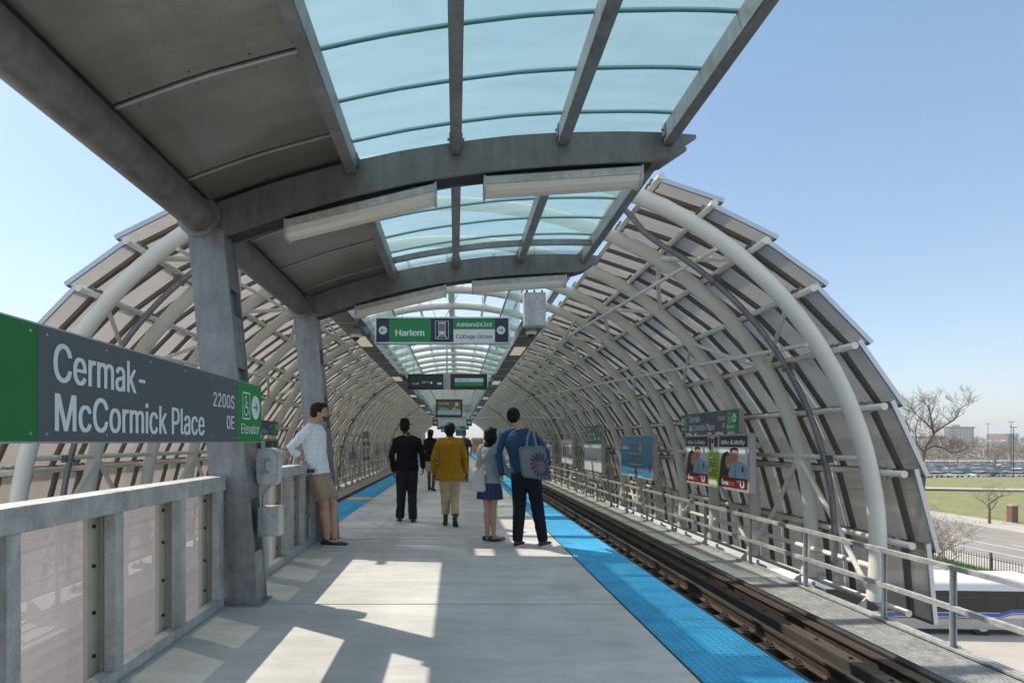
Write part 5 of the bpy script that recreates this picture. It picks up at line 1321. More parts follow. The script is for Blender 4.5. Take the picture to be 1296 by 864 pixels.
# 6 dark dressed woman further on
p = Person('person in black top, pale skirt and dark red cap further down the platform', (-.70, 16.6, 0), -20, 1.70, S_dark, dict(ankL=(-.10, .14, .09), kneeL=(-.09, .10, .50), ankR=(.12, -.12, .11), pitR=.35, kneeR=(.10, .02, .5), elL=(-.24, .06, 1.17), wrL=(-.16, .22, 1.10), elR=(.24, 0, 1.16)), female=True, build=1.05)
p.body(); p.top('jacket', fabric('black jacket', (.011, .011, .012)), hem=.84, arm=.060, to=.55, cuff=.05, grow=.022, flare=.02)
p.trousers('skirt', fabric('pale printed cotton', (.42, .38, .36), .3, 25), hem=.56, r=(.118, .112, .105))
for sd in (-1, 1): p.shoe(sd, M_black, top_=.22, name='boot')
mb = MB(); p.head_blobs(mb, [((0, -.03, -.02), (.085, .088, .10)), ((0, -.06, -.14), (.075, .05, .10))]); put('hair', mb, H_black, p.root, .0065, 2)
mb = MB(); p.head_blobs(mb, [((0, -.01, .045), (.092, .105, .075)), ((0, .10, .03), (.05, .06, .010))]); put('cap', mb, fabric('dark red cap', (.14, .015, .02)), p.root, .0065, 2)
# 7 man walking towards the camera
p = Person('far man in grey shirt, khaki cap and backpack straps walking towards the camera', (.27, 20.5, 0), 178, 1.72, S_tan, dict(ankL=(-.1, .12, .09), ankR=(.1, -.1, .09)))
p.body(); p.top('shirt', fabric('dark grey cotton', (.06, .065, .068)), hem=.88, to=.42, arm=.064, grow=.018); p.trousers('trousers', fabric('olive cotton', (.10, .095, .075)))
for sd in (-1, 1): p.shoe(sd, M_black)
short_hair(p, H_brown)
mb = MB(); p.head_blobs(mb, [((0, -.01, .045), (.088, .102, .075)), ((0, .11, .035), (.052, .06, .010))]); put('cap', mb, fabric('khaki cap', (.20, .15, .09)), p.root, .0065, 2)
t = thing('backpack', 'black backpack worn by the man walking towards us', 'backpack', (.27, 20.62, 1.1))
mb = MB(); mb.box(.13, 20.64, 1.05, .41, 20.78, 1.45); mb.build('pack_body', M_black, t, bevel=.03)
mb = MB()
for q in (.17, .38): mb.tube([(q, 20.66, 1.40), (q, 20.50, 1.47), (q, 20.365, 1.40), (q, 20.355, 1.25), (q, 20.40, 1.12), (q, 20.6, 1.08)], [(.004, .022)] * 6, 8, up=(0, 1, 0))
mb.build('strap', M_black, t)
# ---------------------------------------------------------------- surroundings (street level at ZG)
M_asph = mat('grey asphalt', (.24, .225, .21), .9, 0, .12, .25, .15, 60); M_plaza = mat('pale plaza concrete', (.36, .35, .33), .85, 0, .1, .5)
M_grass = mat('spring grass', (.13, .145, .045), .95, 0, .25, .35, 0, col2=(.24, .225, .085)); M_dirt = mat('dry ground', (.22, .18, .13), .95, 0, .2, .05); M_line = mat('white road paint', (.62, .62, .60), .7, 0, .15, 2); M_yline = mat('yellow road paint', (.50, .30, .06), .7)
M_walk = mat('pale sidewalk', (.40, .37, .32), .85, 0, .1, .6); M_lot = mat('parking lot asphalt', (.42, .42, .40), .9, 0, .1, .1)
def sheet(name, m, x0, y0, x1, y1, z, n=1):
    mb = MB(); mb.add([(x0, y0, z), (x1, y0, z), (x1, y1, z), (x0, y1, z)], [(0, 1, 2, 3)]); return struct(mb.build(name, m))
sheet('ground', M_dirt, -1500, -300, 2200, 2600, ZG)
sheet('plaza', M_plaza, -40, -40, 38.5, 90, ZG + .02)
mb = MB(); mb.box(8, 20, ZG + .0, 120, 34, ZG + .03); struct(mb.build('cross_road', M_walk))
mb = MB(); mb.box(42.6, -60, ZG, 57.5, 260, ZG + .05); struct(mb.build('road', M_asph))
mb = MB(); mb.box(38.5, -60, ZG, 42.6, 260, ZG + .16); struct(mb.build('sidewalk', M_walk)); mb = MB(); mb.box(57.5, -60, ZG, 63.5, 260, ZG + .16); struct(mb.build('sidewalk', M_walk))
mb = MB(); mb.box(45.4, -40, ZG + .05, 45.55, 240, ZG + .056); mb.box(48.6, -40, ZG + .05, 48.75, 240, ZG + .056)
y = -30
while y < 200: mb.box(50.2, y, ZG + .05, 50.35, y + 3, ZG + .056); y += 9
struct(mb.build('lane_line', M_line)); mb = MB(); mb.box(51.9, -40, ZG + .05, 52.02, 240, ZG + .056); mb.box(52.15, -40, ZG + .05, 52.27, 240, ZG + .056); struct(mb.build('centre_line', M_yline))
mb = MB(); n = 60; v = []; f = []
for j in range(31):
    for i in range(n + 1): x = 63.5 + 250 * (i / n) ** 1.2; y = -40 + 193 * j / 30; v.append((x, y, ZG + .17 + (.0 if i == 0 else .5 * noise.noise(V((x * .03, y * .03, 0)))) * min(1, (x - 63.5) / 15)))
for j in range(30):
    for i in range(n): a = j * (n + 1) + i; f.append((a, a + 1, a + n + 2, a + n + 1))
mb.add(v, f); struct(mb.build('grass_field', M_grass, smooth=True))
mb = MB(); mb.bar((64, 122, ZG + .45), (200, 84, ZG + .55), 4.2, .2); struct(mb.build('park_path', M_walk))
sheet('parking_lot', M_lot, 64, 153.2, 420, 262, ZG + .08)
sheet('yard', M_walk, 150, 262.5, 520, 300, ZG + .09)

# bus
def bus():
    t = thing('city_bus', 'white city bus with a blue and red stripe below the viaduct', 'bus', (22.6, 30.2, ZG), R(-3)); t.scale = (1, 1, .9)
    L = 12.2; w = 2.55; M_bus = mat('bus white paint', (.70, .71, .72), .3, 0, .03); M_win = mat('bus dark glass', (.010, .012, .014), .08, 0, .1); M_bb = mat('bus blue stripe', (.02, .12, .42), .35); M_br = mat('bus red stripe', (.45, .02, .04), .35); M_sil = mat('bus lower skirt', (.42, .42, .42), .35, .4)
    x0, x1 = -L / 2, L / 2; z0, z1 = .35, 3.0
    mb = MB(); prof = [(-w / 2, .92), (-w / 2, 2.72), (-w / 2 + .12, 2.92), (-w / 2 + .35, z1), (w / 2 - .35, z1), (w / 2 - .12, 2.92), (w / 2, 2.72), (w / 2, .92)]
    mb.prism(prof, 0, x0, x1); body = mb.build('body', M_bus, t, local=True, bevel=.04, smooth='auto')
    mb = MB(); mb.box(x0 + .02, -w / 2 + .003, z0, x1 - .02, w / 2 - .003, .918); mb.build('skirt', M_sil, t, local=True, bevel=.02)
    mb = MB(); mb.box(x0 + .35, -w / 2 - .006, 1.27, x1 - .2, -w / 2 - .001, 2.42); mb.box(x0 + .35, w / 2 + .001, 1.42, x1 - .2, w / 2 + .006, 2.42); mb.build('window_band', M_black, t, local=True)
    M_wf = mat('bus window seal', (.05, .05, .05), .5)
    for i in range(8):
        a = x0 + .45 + i * 1.44; mb = MB(); mb.box(a, -w / 2 - .014, 1.50, a + 1.34, -w / 2 - .0065, 2.34); o = mb.build('window', M_win, t, local=True)
        mb = MB(); mb.box(a + .05, -w / 2 - .018, 2.06, a + 1.29, -w / 2 - .0145, 2.09); mb.build('vent_bar', M_wf, o, local=True)
    def stripe(name, m, zc, h, off):
        mb = MB(); P = [(x0 + .1, zc), (x0 + 9.7, zc), (x0 + 10.3, zc + .22), (x1 - .1, zc + .28)]
        for (a, b), (c, d) in zip(P, P[1:]): mb.add([(a, -w / 2 - off, b), (c, -w / 2 - off, d), (c, -w / 2 - off, d + h), (a, -w / 2 - off, b + h), (a, -w / 2 - .001, b), (c, -w / 2 - .001, d), (c, -w / 2 - .001, d + h), (a, -w / 2 - .001, b + h)], [(0, 1, 2, 3), (7, 6, 5, 4), (0, 4, 5, 1), (1, 5, 6, 2), (2, 6, 7, 3), (3, 7, 4, 0)])
        mb.build(name, m, body, local=True)
    stripe('blue_stripe', M_bb, 1.03, .20, .008); stripe('red_stripe', M_br, .94, .05, .0085)
    for x in (x0 + 2.6, x1 - 3.2):
        for s in (-1, 1):
            mb = MB(); mb.tube([(x, s * (w / 2 - .02), .5), (x, s * (w / 2 - .30), .5)], .5, 24); o = mb.build('wheel', M_black, t, local=True, smooth='auto'); mb = MB(); mb.tube([(x, s * (w / 2 - .015), .5), (x, s * (w / 2 - .06), .5)], .26, 20); mb.build('rim', M_alu, o, local=True, smooth='auto')
    mb = MB(); mb.box(x0 + 1, -.8, z1 + .002, x0 + 3.2, .8, z1 + .22); mb.build('roof_unit', M_bus, t, local=True, bevel=.05)
bus()

# trees
M_bark = mat('dark bark', (.11, .085, .07), .95, 0, .3, 6, .5, 30); M_twig = mat('bare twigs', (.20, .155, .14), .95, 0, .2, 3); M_bud = mat('yellow green buds', (.20, .19, .055), .9, 0, .3, 2); M_tbud = mat('reddish buds', (.24, .085, .055), .9, 0, .3, 2); M_brn = mat('brown brush', (.20, .15, .11), .95, 0, .25, .1)
def bare_tree(name, label, base, h, spread, seed, n0=4, depth=5, lean=(0, 0), r0=.16, buds=None, trunk_h=.32, group=None, cat='tree', up=.35, twigr=.008):
    rnd = random.Random(seed); t = thing(name, label, cat, base, group=group); tk, cr, bd = MB(), MB(), MB(); base = V(base)
    def grow(p, d, L, r, lev):
        pts = [p]; q = p; dd = d.copy()
        for k in range(3):
            dd = (dd + V((rnd.uniform(-.22, .22), rnd.uniform(-.22, .22), rnd.uniform(-.1, .16)))).normalized(); q = q + dd * (L / 3); pts.append(q)
        r1 = r * .62; rr = [r + (r1 - r) * k / 3 for k in range(4)]
        (tk if lev < 2 else cr).tube(pts, rr, 7 if lev < 2 else (5 if lev < 4 else 3), caps=False)
        if lev >= depth:
            if buds:
                for _ in range(3): b = pts[rnd.randrange(1, 4)]; e = V((rnd.uniform(-1, 1), rnd.uniform(-1, 1), rnd.uniform(-1, 1))) * .10; g = V((rnd.uniform(-1, 1), rnd.uniform(-1, 1), rnd.uniform(-1, 1))) * .06; bd.add([b + e, b + e + g, b + e + V((-g.y, g.x, g.z))], [(0, 1, 2)])
            return
        for i in range(rnd.choice((2, 3, 3)) if lev else n0):
            f = rnd.uniform(.35, 1.) if lev else rnd.uniform(.8, 1.0); s_ = pts[min(3, int(f * 3 + .5))]
            side = V((rnd.uniform(-1, 1), rnd.uniform(-1, 1), 0)); side = side.normalized() if side.length > .1 else V((1, 0, 0))
            nd = (dd * .75 + side * spread + V((0, 0, up))).normalized(); grow(s_, nd, L * rnd.uniform(.62, .85), max(twigr, r1 * rnd.uniform(.55, .8)), lev + 1)
    grow(base, V((lean[0], lean[1], 1)).normalized(), h * trunk_h, r0, 0)
    tk.build('trunk', M_bark, t, smooth='auto'); cr.build('crown', M_twig, t)
    if buds: bd.build('bud_cluster', buds, t)
    return t
def big_tree():
    rnd = random.Random(11); t = thing('bare_tree', 'big crooked bare tree rising right beside the tunnel edge', 'tree', (34.2, 45, ZG)); tk, cr = MB(), MB()
    def pp(px, py, d=45.): return PX(px, py, d)
    def twig(p, d, L, r, lev):
        pts = [p]; q = p; dd = d
        for k in range(3): dd = (dd + V((rnd.uniform(-.3, .3), rnd.uniform(-.3, .3), rnd.uniform(-.14, .22)))).normalized(); q = q + dd * (L / 3); pts.append(q)
        cr.tube(pts, [r, r * .85, r * .7, r * .5], 3 if lev else 5, caps=False)
        if lev < 3:
            for i in range(3 if lev < 2 else 4):
                s_ = pts[rnd.randrange(1, 4)]; twig(s_, (dd * .8 + V((rnd.uniform(-.9, .9), rnd.uniform(-.9, .9), rnd.uniform(-.1, .7)))).normalized(), L * rnd.uniform(.55, .8), max(.006, r * .6), lev + 1)
    limbs = [([(1160, 690), (1163, 650), (1168, 605), (1166, 590)], .30, .24, 0),
             ([(1166, 590), (1171, 566), (1182, 550), (1180, 540), (1177, 522), (1174, 512)], .17, .05, 1),
             ([(1182, 548), (1196, 538), (1208, 531), (1216, 516), (1228, 509)], .09, .03, 1),
             ([(1180, 543), (1168, 532), (1156, 520), (1148, 512)], .07, .02, 1),
             ([(1168, 570), (1182, 564), (1194, 567), (1204, 573), (1216, 571), (1224, 567)], .10, .03, 1),
             ([(1166, 592), (1152, 578), (1140, 565), (1128, 552)], .14, .04, 1),
             ([(1152, 578), (1154, 560), (1150, 540), (1146, 528)], .08, .03, 1), ([(1168, 572), (1160, 560), (1158, 545), (1162, 530)], .08, .03, 1)]
    for pts, a, b, tw in limbs:
        P3 = [pp(x, y, 45 + (rnd.uniform(-.6, .6) if tw else 0)) for x, y in pts]
        if not tw: P3 = [V((34.0, 45, ZG))] + P3[1:]
        n = len(P3); tk.tube(P3, [(a + (b - a) * i / (n - 1)) * .72 for i in range(n)], 8, caps=False)
        if tw:
            for i in range(1, n):
                for _ in range(5 if i > 1 else 2):
                    q = P3[i - 1].lerp(P3[i], rnd.random()); dd = (P3[i] - P3[i - 1]).normalized(); twig(q, (dd * .5 + V((rnd.uniform(-.8, .8), rnd.uniform(-.8, .8), rnd.uniform(0, .9)))).normalized(), rnd.uniform(.5, .95), .020, 0)
    tk.build('trunk', M_bark, t, smooth='auto'); cr.build('crown', M_twig, t)
big_tree()
bare_tree('street_tree', 'small dark bare street tree standing on the sidewalk before the grass', (60.3, 67.5, ZG + .16), 6.8, 1.1, 5, 5, 4, r0=.15, up=.28, twigr=.012)
bare_tree('shrub', 'tangled bare shrub close beside the tunnel edge above the road', (31.8, 38.5, ZG), 6.2, .9, 21, 6, 5, r0=.07, trunk_h=.25, cat='bush', twigr=.006)
bare_tree('shrub', 'low twiggy shrub with yellow green buds below the big bare tree', (33.6, 42.5, ZG), 6.8, 1., 22, 6, 5, r0=.06, trunk_h=.28, cat='bush', buds=M_bud, twigr=.006)
# iron fence and young shrubs beside the near sidewalk
t = thing('iron_fence', 'low black iron picket fence behind the bus along the near sidewalk', 'fence', (38.2, 45, ZG))
mb = MB(); mb.box(38.18, 26, ZG + 1.0, 38.22, 90, ZG + 1.04); mb.box(38.18, 26, ZG + .15, 38.22, 90, ZG + .19); mb.build('rail', M_dark, t)
mb = MB(); y = 26
while y < 90: mb.box(38.185, y, ZG, 38.215, y + .025, ZG + 1.2); y += .22
o = mb.build('picket', M_dark, t); o['kind'] = 'stuff'
for i in range(11):
    mb = MB(); y = 27 + i * 5.2; mb.box(38.14, y, ZG, 38.26, y + .12, ZG + 1.45); mb.build('post', M_bark, t)
t = thing('iron_fence', 'black iron fence on the far side of the road along the park lawn', 'fence', (64.2, 62, ZG))
mb = MB(); mb.box(64.18, 20, ZG + 1.15, 64.22, 66, ZG + 1.2); mb.box(64.18, 20, ZG + .2, 64.22, 66, ZG + .25); mb.build('rail', M_dark, t)
mb = MB(); y = 20
while y < 66: mb.box(64.18, y, ZG, 64.22, y + .03, ZG + 1.3); y += .35
o = mb.build('picket', M_dark, t); o['kind'] = 'stuff'
for i in range(16): mb = MB(); y = 20 + i * 3; mb.box(64.13, y, ZG, 64.27, y + .14, ZG + 1.55); mb.build('post', M_dark, t)
t = thing('brick_pier', 'short brown brick pier beside the small street tree', 'pier', (63.9, 68.5, ZG)); mb = MB(); mb.box(63.5, 68.2, ZG, 64.2, 68.9, ZG + 2.0); mb.build('pillar', mat('brown brick', (.20, .10, .07), .9, 0, .2, 8), t); mb = MB(); mb.box(63.42, 68.12, ZG + 2.002, 64.28, 68.98, ZG + 2.15); mb.build('cap_stone', M_walk, t)
# ground cover under the viaduct edge: weedy grass
def scatter(name, label, m, x0, x1, y0, y1, z, n, h, seed, cat='grass', w=.03):
    rnd = random.Random(seed); mb = MB()
    for _ in range(n):
        x, y = rnd.uniform(x0, x1), rnd.uniform(y0, y1); a = rnd.uniform(0, PI); hh = h * rnd.uniform(.5, 1.3); dx, dy = math.cos(a) * w, math.sin(a) * w
        mb.add([(x - dx, y - dy, z), (x + dx, y + dy, z), (x + rnd.uniform(-.3, .3) * h, y + rnd.uniform(-.3, .3) * h, z + hh)], [(0, 1, 2)])
    return tag(mb.build(name, m), label, cat, kind='stuff')
scatter('verge_grass', 'bright green grass strip along the near iron fence', mat('bright verge grass', (.13, .23, .03), .9, 0, .2, 1), 36.2, 38.1, 28, 75, ZG + .02, 9000, .35, 3, w=.06)
sheet('verge', M_grass, 36, 26, 38.3, 80, ZG + .034)
scatter('weeds', 'dry grass and weeds on the ground beyond the tunnel foot', mat('dry weeds', (.26, .24, .10), .95, 0, .3, 1), 8.0, 15, 13, 60, ZG + .02, 14000, .5, 4, w=.06)
sheet('verge', M_grass, 7.2, 12, 17, 70, ZG + .034)

# cars in the lot
CARP = {n: mat('car paint ' + n, c, .25, .2 if n != 'white' else 0, .03) for n, c in (('white', (.80, .81, .82)), ('silver', (.58, .60, .62)), ('black', (.02, .02, .022)), ('dark blue', (.03, .05, .12)), ('red', (.35, .02, .02)), ('grey', (.15, .16, .17)))}
M_cglass = mat('car glass', (.015, .02, .022), .1)
def car(col):
    t = thing('parked_car', '', 'car', (0, 0, 0)); mb = MB()
    v = []; W = .9
    prof = [(-2.2, .35), (-2.25, .7), (-2.1, .88), (-1.3, .95), (1.05, .95), (2.0, .82), (2.25, .62), (2.2, .32)]
    mb.prism([(a, b) for a, b in prof], 1, -W, W); mb.build('body', CARP[col], t, local=True, bevel=.06, smooth='auto')
    mb = MB(); q = [(-1.75, .94, .84), (-1.15, 1.42, .66), (.35, 1.44, .66), (1.15, .94, .84)]
    v = [(x, -w, z) for x, z, w in q] + [(x, w, z) for x, z, w in q]; mb.add(v, [(0, 1, 2, 3), (7, 6, 5, 4), (0, 4, 5, 1), (1, 5, 6, 2), (2, 6, 7, 3), (3, 7, 4, 0)]); mb.build('windows', M_cglass, t, local=True)
    mb = MB(); mb.add([(-1.12, -.655, 1.425), (.33, -.655, 1.445), (.33, .655, 1.445), (-1.12, .655, 1.425), (-1.12, -.64, 1.46), (.33, -.64, 1.48), (.33, .64, 1.48), (-1.12, .64, 1.46)], [(0, 1, 2, 3), (7, 6, 5, 4), (0, 4, 5, 1), (1, 5, 6, 2), (2, 6, 7, 3), (3, 7, 4, 0)]); mb.build('roof', CARP[col], t, local=True)
    for x in (-1.4, 1.4):
        for s in (-1, 1): mb = MB(); mb.tube([(x, s * .92, .33), (x, s * .70, .33)], .33, 12); mb.build('wheel', M_black, t, local=True, smooth='auto')
    for s in (-1, 1): mb = MB(); mb.box(2.12, s * .75 - .15, .62, 2.26, s * .75 + .1, .74); mb.build('headlight', M_paper, t, local=True)
    return t
rnd = random.Random(3); protos = {}; seq = ['white', 'silver', 'white', 'silver', 'white', 'black', 'silver', 'white', 'white', 'silver', 'red', 'grey', 'white', 'dark blue']
rows = [(155.5, 'the nearest row beside the lawn', 17, 119, 149), (162, 'the second row of the lot', 20, 122, 165), (175, 'the third row of the lot', 22, 133, 182), (182, 'the fourth row of the lot', 22, 138, 190), (196, 'the fifth row of the lot', 22, 150, 202), (210, 'the sixth row of the lot', 24, 158, 220), (226, 'the seventh row of the lot', 24, 170, 235), (243, 'the farthest row of the lot', 24, 184, 252)]
for ri, (y, where, n, xa, xb) in enumerate(rows):
    for i in range(n):
        if rnd.random() < .06: continue
        x = xa + (xb - xa) * (i + .5) / n; side = ri == 0 
        if side and i % 3 == 2: continue
        col = seq[(i * 5 + ri * 3 + rnd.randrange(3)) % len(seq)]; lab = '%s car parked in %s' % (col, where)
        first = col not in protos
        if first: protos[col] = car(col)
        o = protos[col] if first else dup(protos[col])
        o.location = (x * (1 if not side else 1), y, ZG + .09); o.rotation_euler = (0, 0, R(rnd.uniform(-3, 3) + (0 if side else 90) + (180 if rnd.random() < .5 else 0)))
        if side: o.location.x = xa + (i * (xb - xa) / n)
        o['label'] = lab; o['group'] = 'cars parked in the distant lot'
# lamp poles
for i, (x, y, h, lab) in enumerate([(140, 150, 13, 'tall thin lamp pole rising among the parked cars, middle of the lot'), (158, 170, 15, 'thin lamp pole at the right end of the lot'), (196, 220, 16, 'farther lamp pole right of the red budded tree'), (176, 270, 15, 'lamp pole behind the lot near the white tanks'), (119, 165, 10, 'short lamp pole at the left of the lot')]):
    t = thing('lamp_pole', lab, 'lamp post', (x, y, ZG)); mb = MB(); mb.tube([(x, y, ZG), (x, y, ZG + h)], [.12, .07], 8); mb.build('pole', M_dark, t); mb = MB(); mb.box(x - .9, y - .1, ZG + h, x + .9, y + .1, ZG + h + .15); mb.build('lamp_head', M_dark, t)
# brush and trees beyond the lot
def thicket(name, label, x0, x1, y0, y1, z, h, n, m, seed, s=1.2, kind='stuff', cat='trees'):
    rnd = random.Random(seed); mb = MB()
    for _ in range(n):
        x = rnd.uniform(x0, x1); y = rnd.uniform(y0, y1); hh = h * (.55 + .6 * (.5 + .5 * noise.noise(V((x * .06, y * .06, seed)))))
        zz = z + hh * rnd.random() ** .8; q = s * rnd.uniform(.3, 1)
        a, b = [V((rnd.uniform(-1, 1), rnd.uniform(-1, 1), rnd.uniform(-1, 1))) * q for _ in range(2)]
        c = V((x, y, zz)); mb.add([c, c + a, c + b], [(0, 1, 2)])
    return tag(mb.build(name, m), label, cat, kind=kind)
thicket('woodland', 'brown leafless brush behind the parking lot', 165, 420, 300, 330, ZG, 9, 26000, M_brn, 1, 1.1)
thicket('woodland', 'yellowish leafless trees left of the white tanks, in front of the tall block', 190, 300, 335, 360, ZG, 12, 12000, mat('tan treetops', (.24, .20, .11), .95, 0, .25, .1), 2, 1.2)
thicket('woodland', 'hazy dark tree line along the horizon', 250, 1500, 800, 860, ZG, 15, 26000, mat('far dark trees', (.13, .125, .11), .95, 0, .2, .02), 3, 4)
bare_tree('red_bud_tree', 'reddish budding tree at the right edge behind the parked cars', (176, 195, ZG), 13, .95, 31, 6, 5, r0=.3, buds=M_tbud, twigr=.035)
bare_tree('red_bud_tree', 'second reddish tree just left of the first, a little lower', (168, 200, ZG), 11, .95, 32, 6, 5, r0=.25, buds=M_tbud, twigr=.035)
bare_tree('bud_tree', 'yellow green budding tree in front of the brown brush', (150, 212, ZG), 11, .95, 33, 6, 5, r0=.25, buds=M_bud, twigr=.035)
bare_tree('bud_tree', 'pale budding tree behind the left end of the parked cars', (139, 205, ZG), 11, .9, 34, 6, 5, r0=.25, buds=M_bud, twigr=.035)
# distant buildings
def block(name, label, px0, px1, ytop, d, wallm, floors, bays, glass, z0=ZG, dep=22, roof=True, pent=None):
    a, b = PX(px0, ytop, d), PX(px1, ytop, d); t = thing(name, label, 'building', ((a.x + b.x) / 2, d, z0)); zt = a.z
    mb = MB(); mb.box(a.x, d, z0, b.x, d + dep, zt); mb.build('wall', wallm, t)
    fh = (zt - z0) / floors; bw = (b.x - a.x) / bays; k = 0; far = MB()
    for j in range(floors):
        for i in range(bays):
            m = MB() if k < 98 else far; m.box(a.x + bw * (i + .2), d - .25, z0 + fh * (j + .25), a.x + bw * (i + .8), d - .02, z0 + fh * (j + .8)); k += 1
            if m is not far: m.build('window', glass, t)
    if far.v: o = far.build('window', glass, t); o['kind'] = 'stuff'
    if roof: mb = MB(); mb.box(a.x - .8, d - .8, zt + .01, b.x + .8, d + dep + .8, zt + 1.4); mb.build('roof', M_slate, t)
    if pent: p0, p1 = PX(pent[0], pent[2], d), PX(pent[1], pent[2], d); mb = MB(); mb.box(p0.x, d + 4, zt + 1.41, p1.x, d + 14, p0.z); mb.build('penthouse', wallm, t)
    return t
M_slate = mat('slate blue roof', (.07, .09, .12), .6); W1 = mat('pale tan concrete', (.50, .44, .36), .8, 0, .05, .2); G1 = mat('dark grey blue windows', (.075, .085, .11), .3); W2 = mat('red brown brick', (.22, .12, .10), .9, 0, .1, .3)
b0 = block('apartment_block', 'big pale ten storey block on the horizon behind the bare tree', 1200, 1232.5, 541.5, 620, W1, 10, 9, G1, pent=(1209, 1219, 537))
a, b = PX(1191.5, 542, 620), PX(1199.5, 542, 620); mb = MB(); mb.box(a.x, 617, ZG, b.x, 645, a.z); mb.build('side_wing', W1, b0)
t = block('brick_building', 'small red brown brick building with a coloured corner at the far right horizon', 1275, 1288, 548.5, 560, W2, 6, 4, G1, roof=False)
a, b = PX(1284, 549, 558), PX(1288, 552, 558); mb = MB(); mb.box(a.x, 556.5, b.z, b.x, 557.9, a.z); mb.build('coloured_panel', mat('teal wall panel', (.08, .35, .30), .6), t)
block('warehouse', 'low pale industrial building in front of the tall block', 1206, 1236, 556.5, 520, mat('pale industrial wall', (.46, .42, .35), .8), 2, 8, G1, roof=False)
block('warehouse', 'low grey flat roofed building left of the tall block', 1176, 1196, 553.5, 540, mat('grey industrial wall', (.26, .25, .26), .8), 3, 6, G1, roof=True)
block('warehouse', 'white low building in front of the tanks at right', 1248, 1262, 566, 380, mat('white industrial wall', (.6, .6, .58), .8), 1, 4, G1, roof=False)
for i, (px, r_) in enumerate(((1244, 9), (1252, 10), (1261, 10), (1269, 9))):
    c = PX(px, 557.5, 460); t = thing('storage_tank', ['leftmost white storage tank on the horizon', 'second white storage tank from the left', 'third white storage tank from the left', 'rightmost white storage tank, nearest the brick building'][i], 'storage tank', (c.x, 460, ZG), group='white storage tanks')
    mb = MB(); mb.tube([(c.x, 460, ZG), (c.x, 460, c.z)], r_ * .31, 20); mb.build('shell', M_tank if i else globals().setdefault('M_tank', mat('tank white', (.55, .54, .50), .6)), t, smooth='auto'); mb = MB(); mb.tube([(c.x, 460, c.z + .01), (c.x, 460, c.z + .5)], [r_ * .3, .4], 20); mb.build('roof', M_tank, t)
# brick buildings past the end of the tunnel
def brick_block(x0, x1, d, z1, label, bays, floors, dep=20):
    t = thing('brick_building', label, 'building', ((x0 + x1) / 2, d, ZG)); mb = MB(); mb.box(x0, d, ZG, x1, d + dep, z1); mb.build('wall', W3, t)
    for j in range(floors):
        for i in range(bays):
            bw = (x1 - x0) / bays; fh = (z1 - ZG) / floors; m = MB(); m.box(x0 + bw * (i + .3), d - .1, ZG + fh * (j + .3), x0 + bw * (i + .7), d - .01, ZG + fh * (j + .75)); m.build('window', G1, t)
    mb = MB(); mb.box(x0 - .2, d - .2, z1 + .01, x1 + .2, d + dep, z1 + .5); mb.build('parapet', W1, t)
W3 = mat('warm brown brick', (.30, .17, .13), .9, 0, .12, .3)
brick_block(-17, -8.2, 140, 5.8, 'dark brown brick block seen left through the tunnel end', 4, 5); brick_block(5.2, 8.6, 190, 2.2, 'low tan brick building seen right through the tunnel end', 3, 4); brick_block(8.9, 16, 175, 6.4, 'taller brown brick building right through the tunnel end', 4, 6); brick_block(-8, 5, 230, 2.6, 'long low brick building closing the view past the platform', 8, 3); brick_block(16.2, 30, 165, 4.5, 'wide brick block right of the tunnel end', 8, 5)

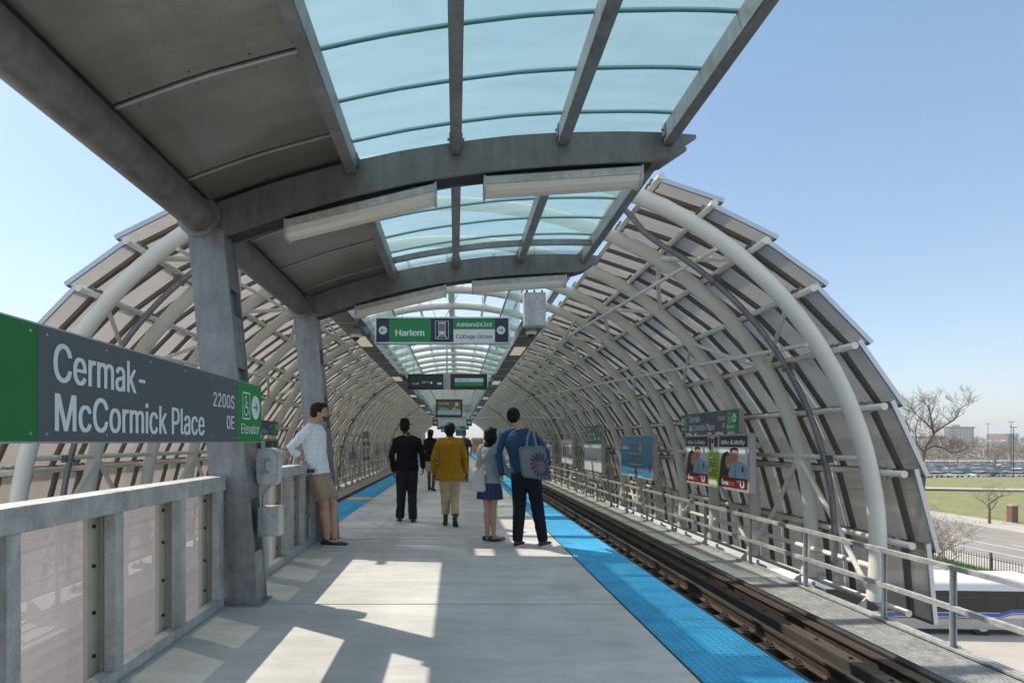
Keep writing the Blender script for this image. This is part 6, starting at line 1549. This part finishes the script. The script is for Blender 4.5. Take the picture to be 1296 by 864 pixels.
# ---------------------------------------------------------------- light, sky, camera
sc = bpy.context.scene
HAZE = True
if HAZE:
    hm = bpy.data.materials.new('thin haze'); hm.use_nodes = True; hn = hm.node_tree; hn.nodes.clear(); ho = hn.nodes.new('ShaderNodeOutputMaterial'); hv = hn.nodes.new('ShaderNodeVolumePrincipled')
    hv.inputs['Color'].default_value = (.93, .95, .97, 1); hv.inputs['Density'].default_value = .00045; hn.links.new(hv.outputs[0], ho.inputs['Volume'])
    mb = MB(); mb.box(-1600, -400, ZG - 1, 2300, 2700, 48); tag(mb.build('haze', hm), 'thin pale haze in the air', 'haze', kind='stuff')
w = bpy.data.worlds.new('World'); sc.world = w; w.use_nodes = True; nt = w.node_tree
sky = nt.nodes.new('ShaderNodeTexSky'); sky.sky_type = 'NISHITA'; sky.sun_disc = False
SUN = V((-.66, .41, 1.0)).normalized(); el = math.asin(SUN.z); az = math.atan2(SUN.x, SUN.y)
sky.sun_elevation = el; sky.sun_rotation = az; sky.altitude = 100; sky.air_density = 1.0; sky.dust_density = 1.0; sky.ozone_density = 2.5
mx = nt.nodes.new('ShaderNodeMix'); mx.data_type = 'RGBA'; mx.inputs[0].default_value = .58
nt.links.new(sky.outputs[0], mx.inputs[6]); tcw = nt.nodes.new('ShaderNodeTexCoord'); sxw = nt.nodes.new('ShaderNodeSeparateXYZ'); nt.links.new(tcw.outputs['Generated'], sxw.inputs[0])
nt.links.new(ramp(nt, sxw.outputs['Z'], [(0, (1.0, 1.0, 1.2)), (.18, (.8, .93, 1.05)), (.60, (.42, .85, .98)), (.95, (5.6, 5.4, 5.0))]), mx.inputs[7])   # thin veil over the blue; brightness added at unseen zenith for interior light
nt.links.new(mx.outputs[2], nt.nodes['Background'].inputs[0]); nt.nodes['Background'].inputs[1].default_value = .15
su = bpy.data.lights.new('sun', 'SUN'); su.energy = 2.2; su.angle = R(.55); su.color = (1., .92, .80); so = bpy.data.objects.new('sun', su); C.objects.link(so); so.rotation_euler = SUN.to_track_quat('Z', 'Y').to_euler(); so.location = (-10, 10, 30)
cam = bpy.data.cameras.new('camera'); co = bpy.data.objects.new('camera', cam); C.objects.link(co); sc.camera = co
co.location = (0, 0, EYE); co.rotation_euler = (R(90), 0, 0); cam.sensor_width = 36; cam.lens = 21; cam.clip_end = 5000; cam.clip_start = .05
cam.shift_x = (648 - CX) / 1296; cam.shift_y = (CY - 432) / 1296
vs = sc.view_settings; vs.view_transform = 'Standard'; vs.look = 'None'; vs.exposure = 1.22; vs.gamma = 1; vs.use_curve_mapping = False
try:
    cy = sc.cycles; cy.max_bounces = 10; cy.diffuse_bounces = 6; cy.glossy_bounces = 3; cy.transparent_max_bounces = 14; cy.transmission_bounces = 4; cy.sample_clamp_indirect = 6; cy.use_denoising = True; cy.caustics_reflective = False; cy.caustics_refractive = False
except Exception: pass
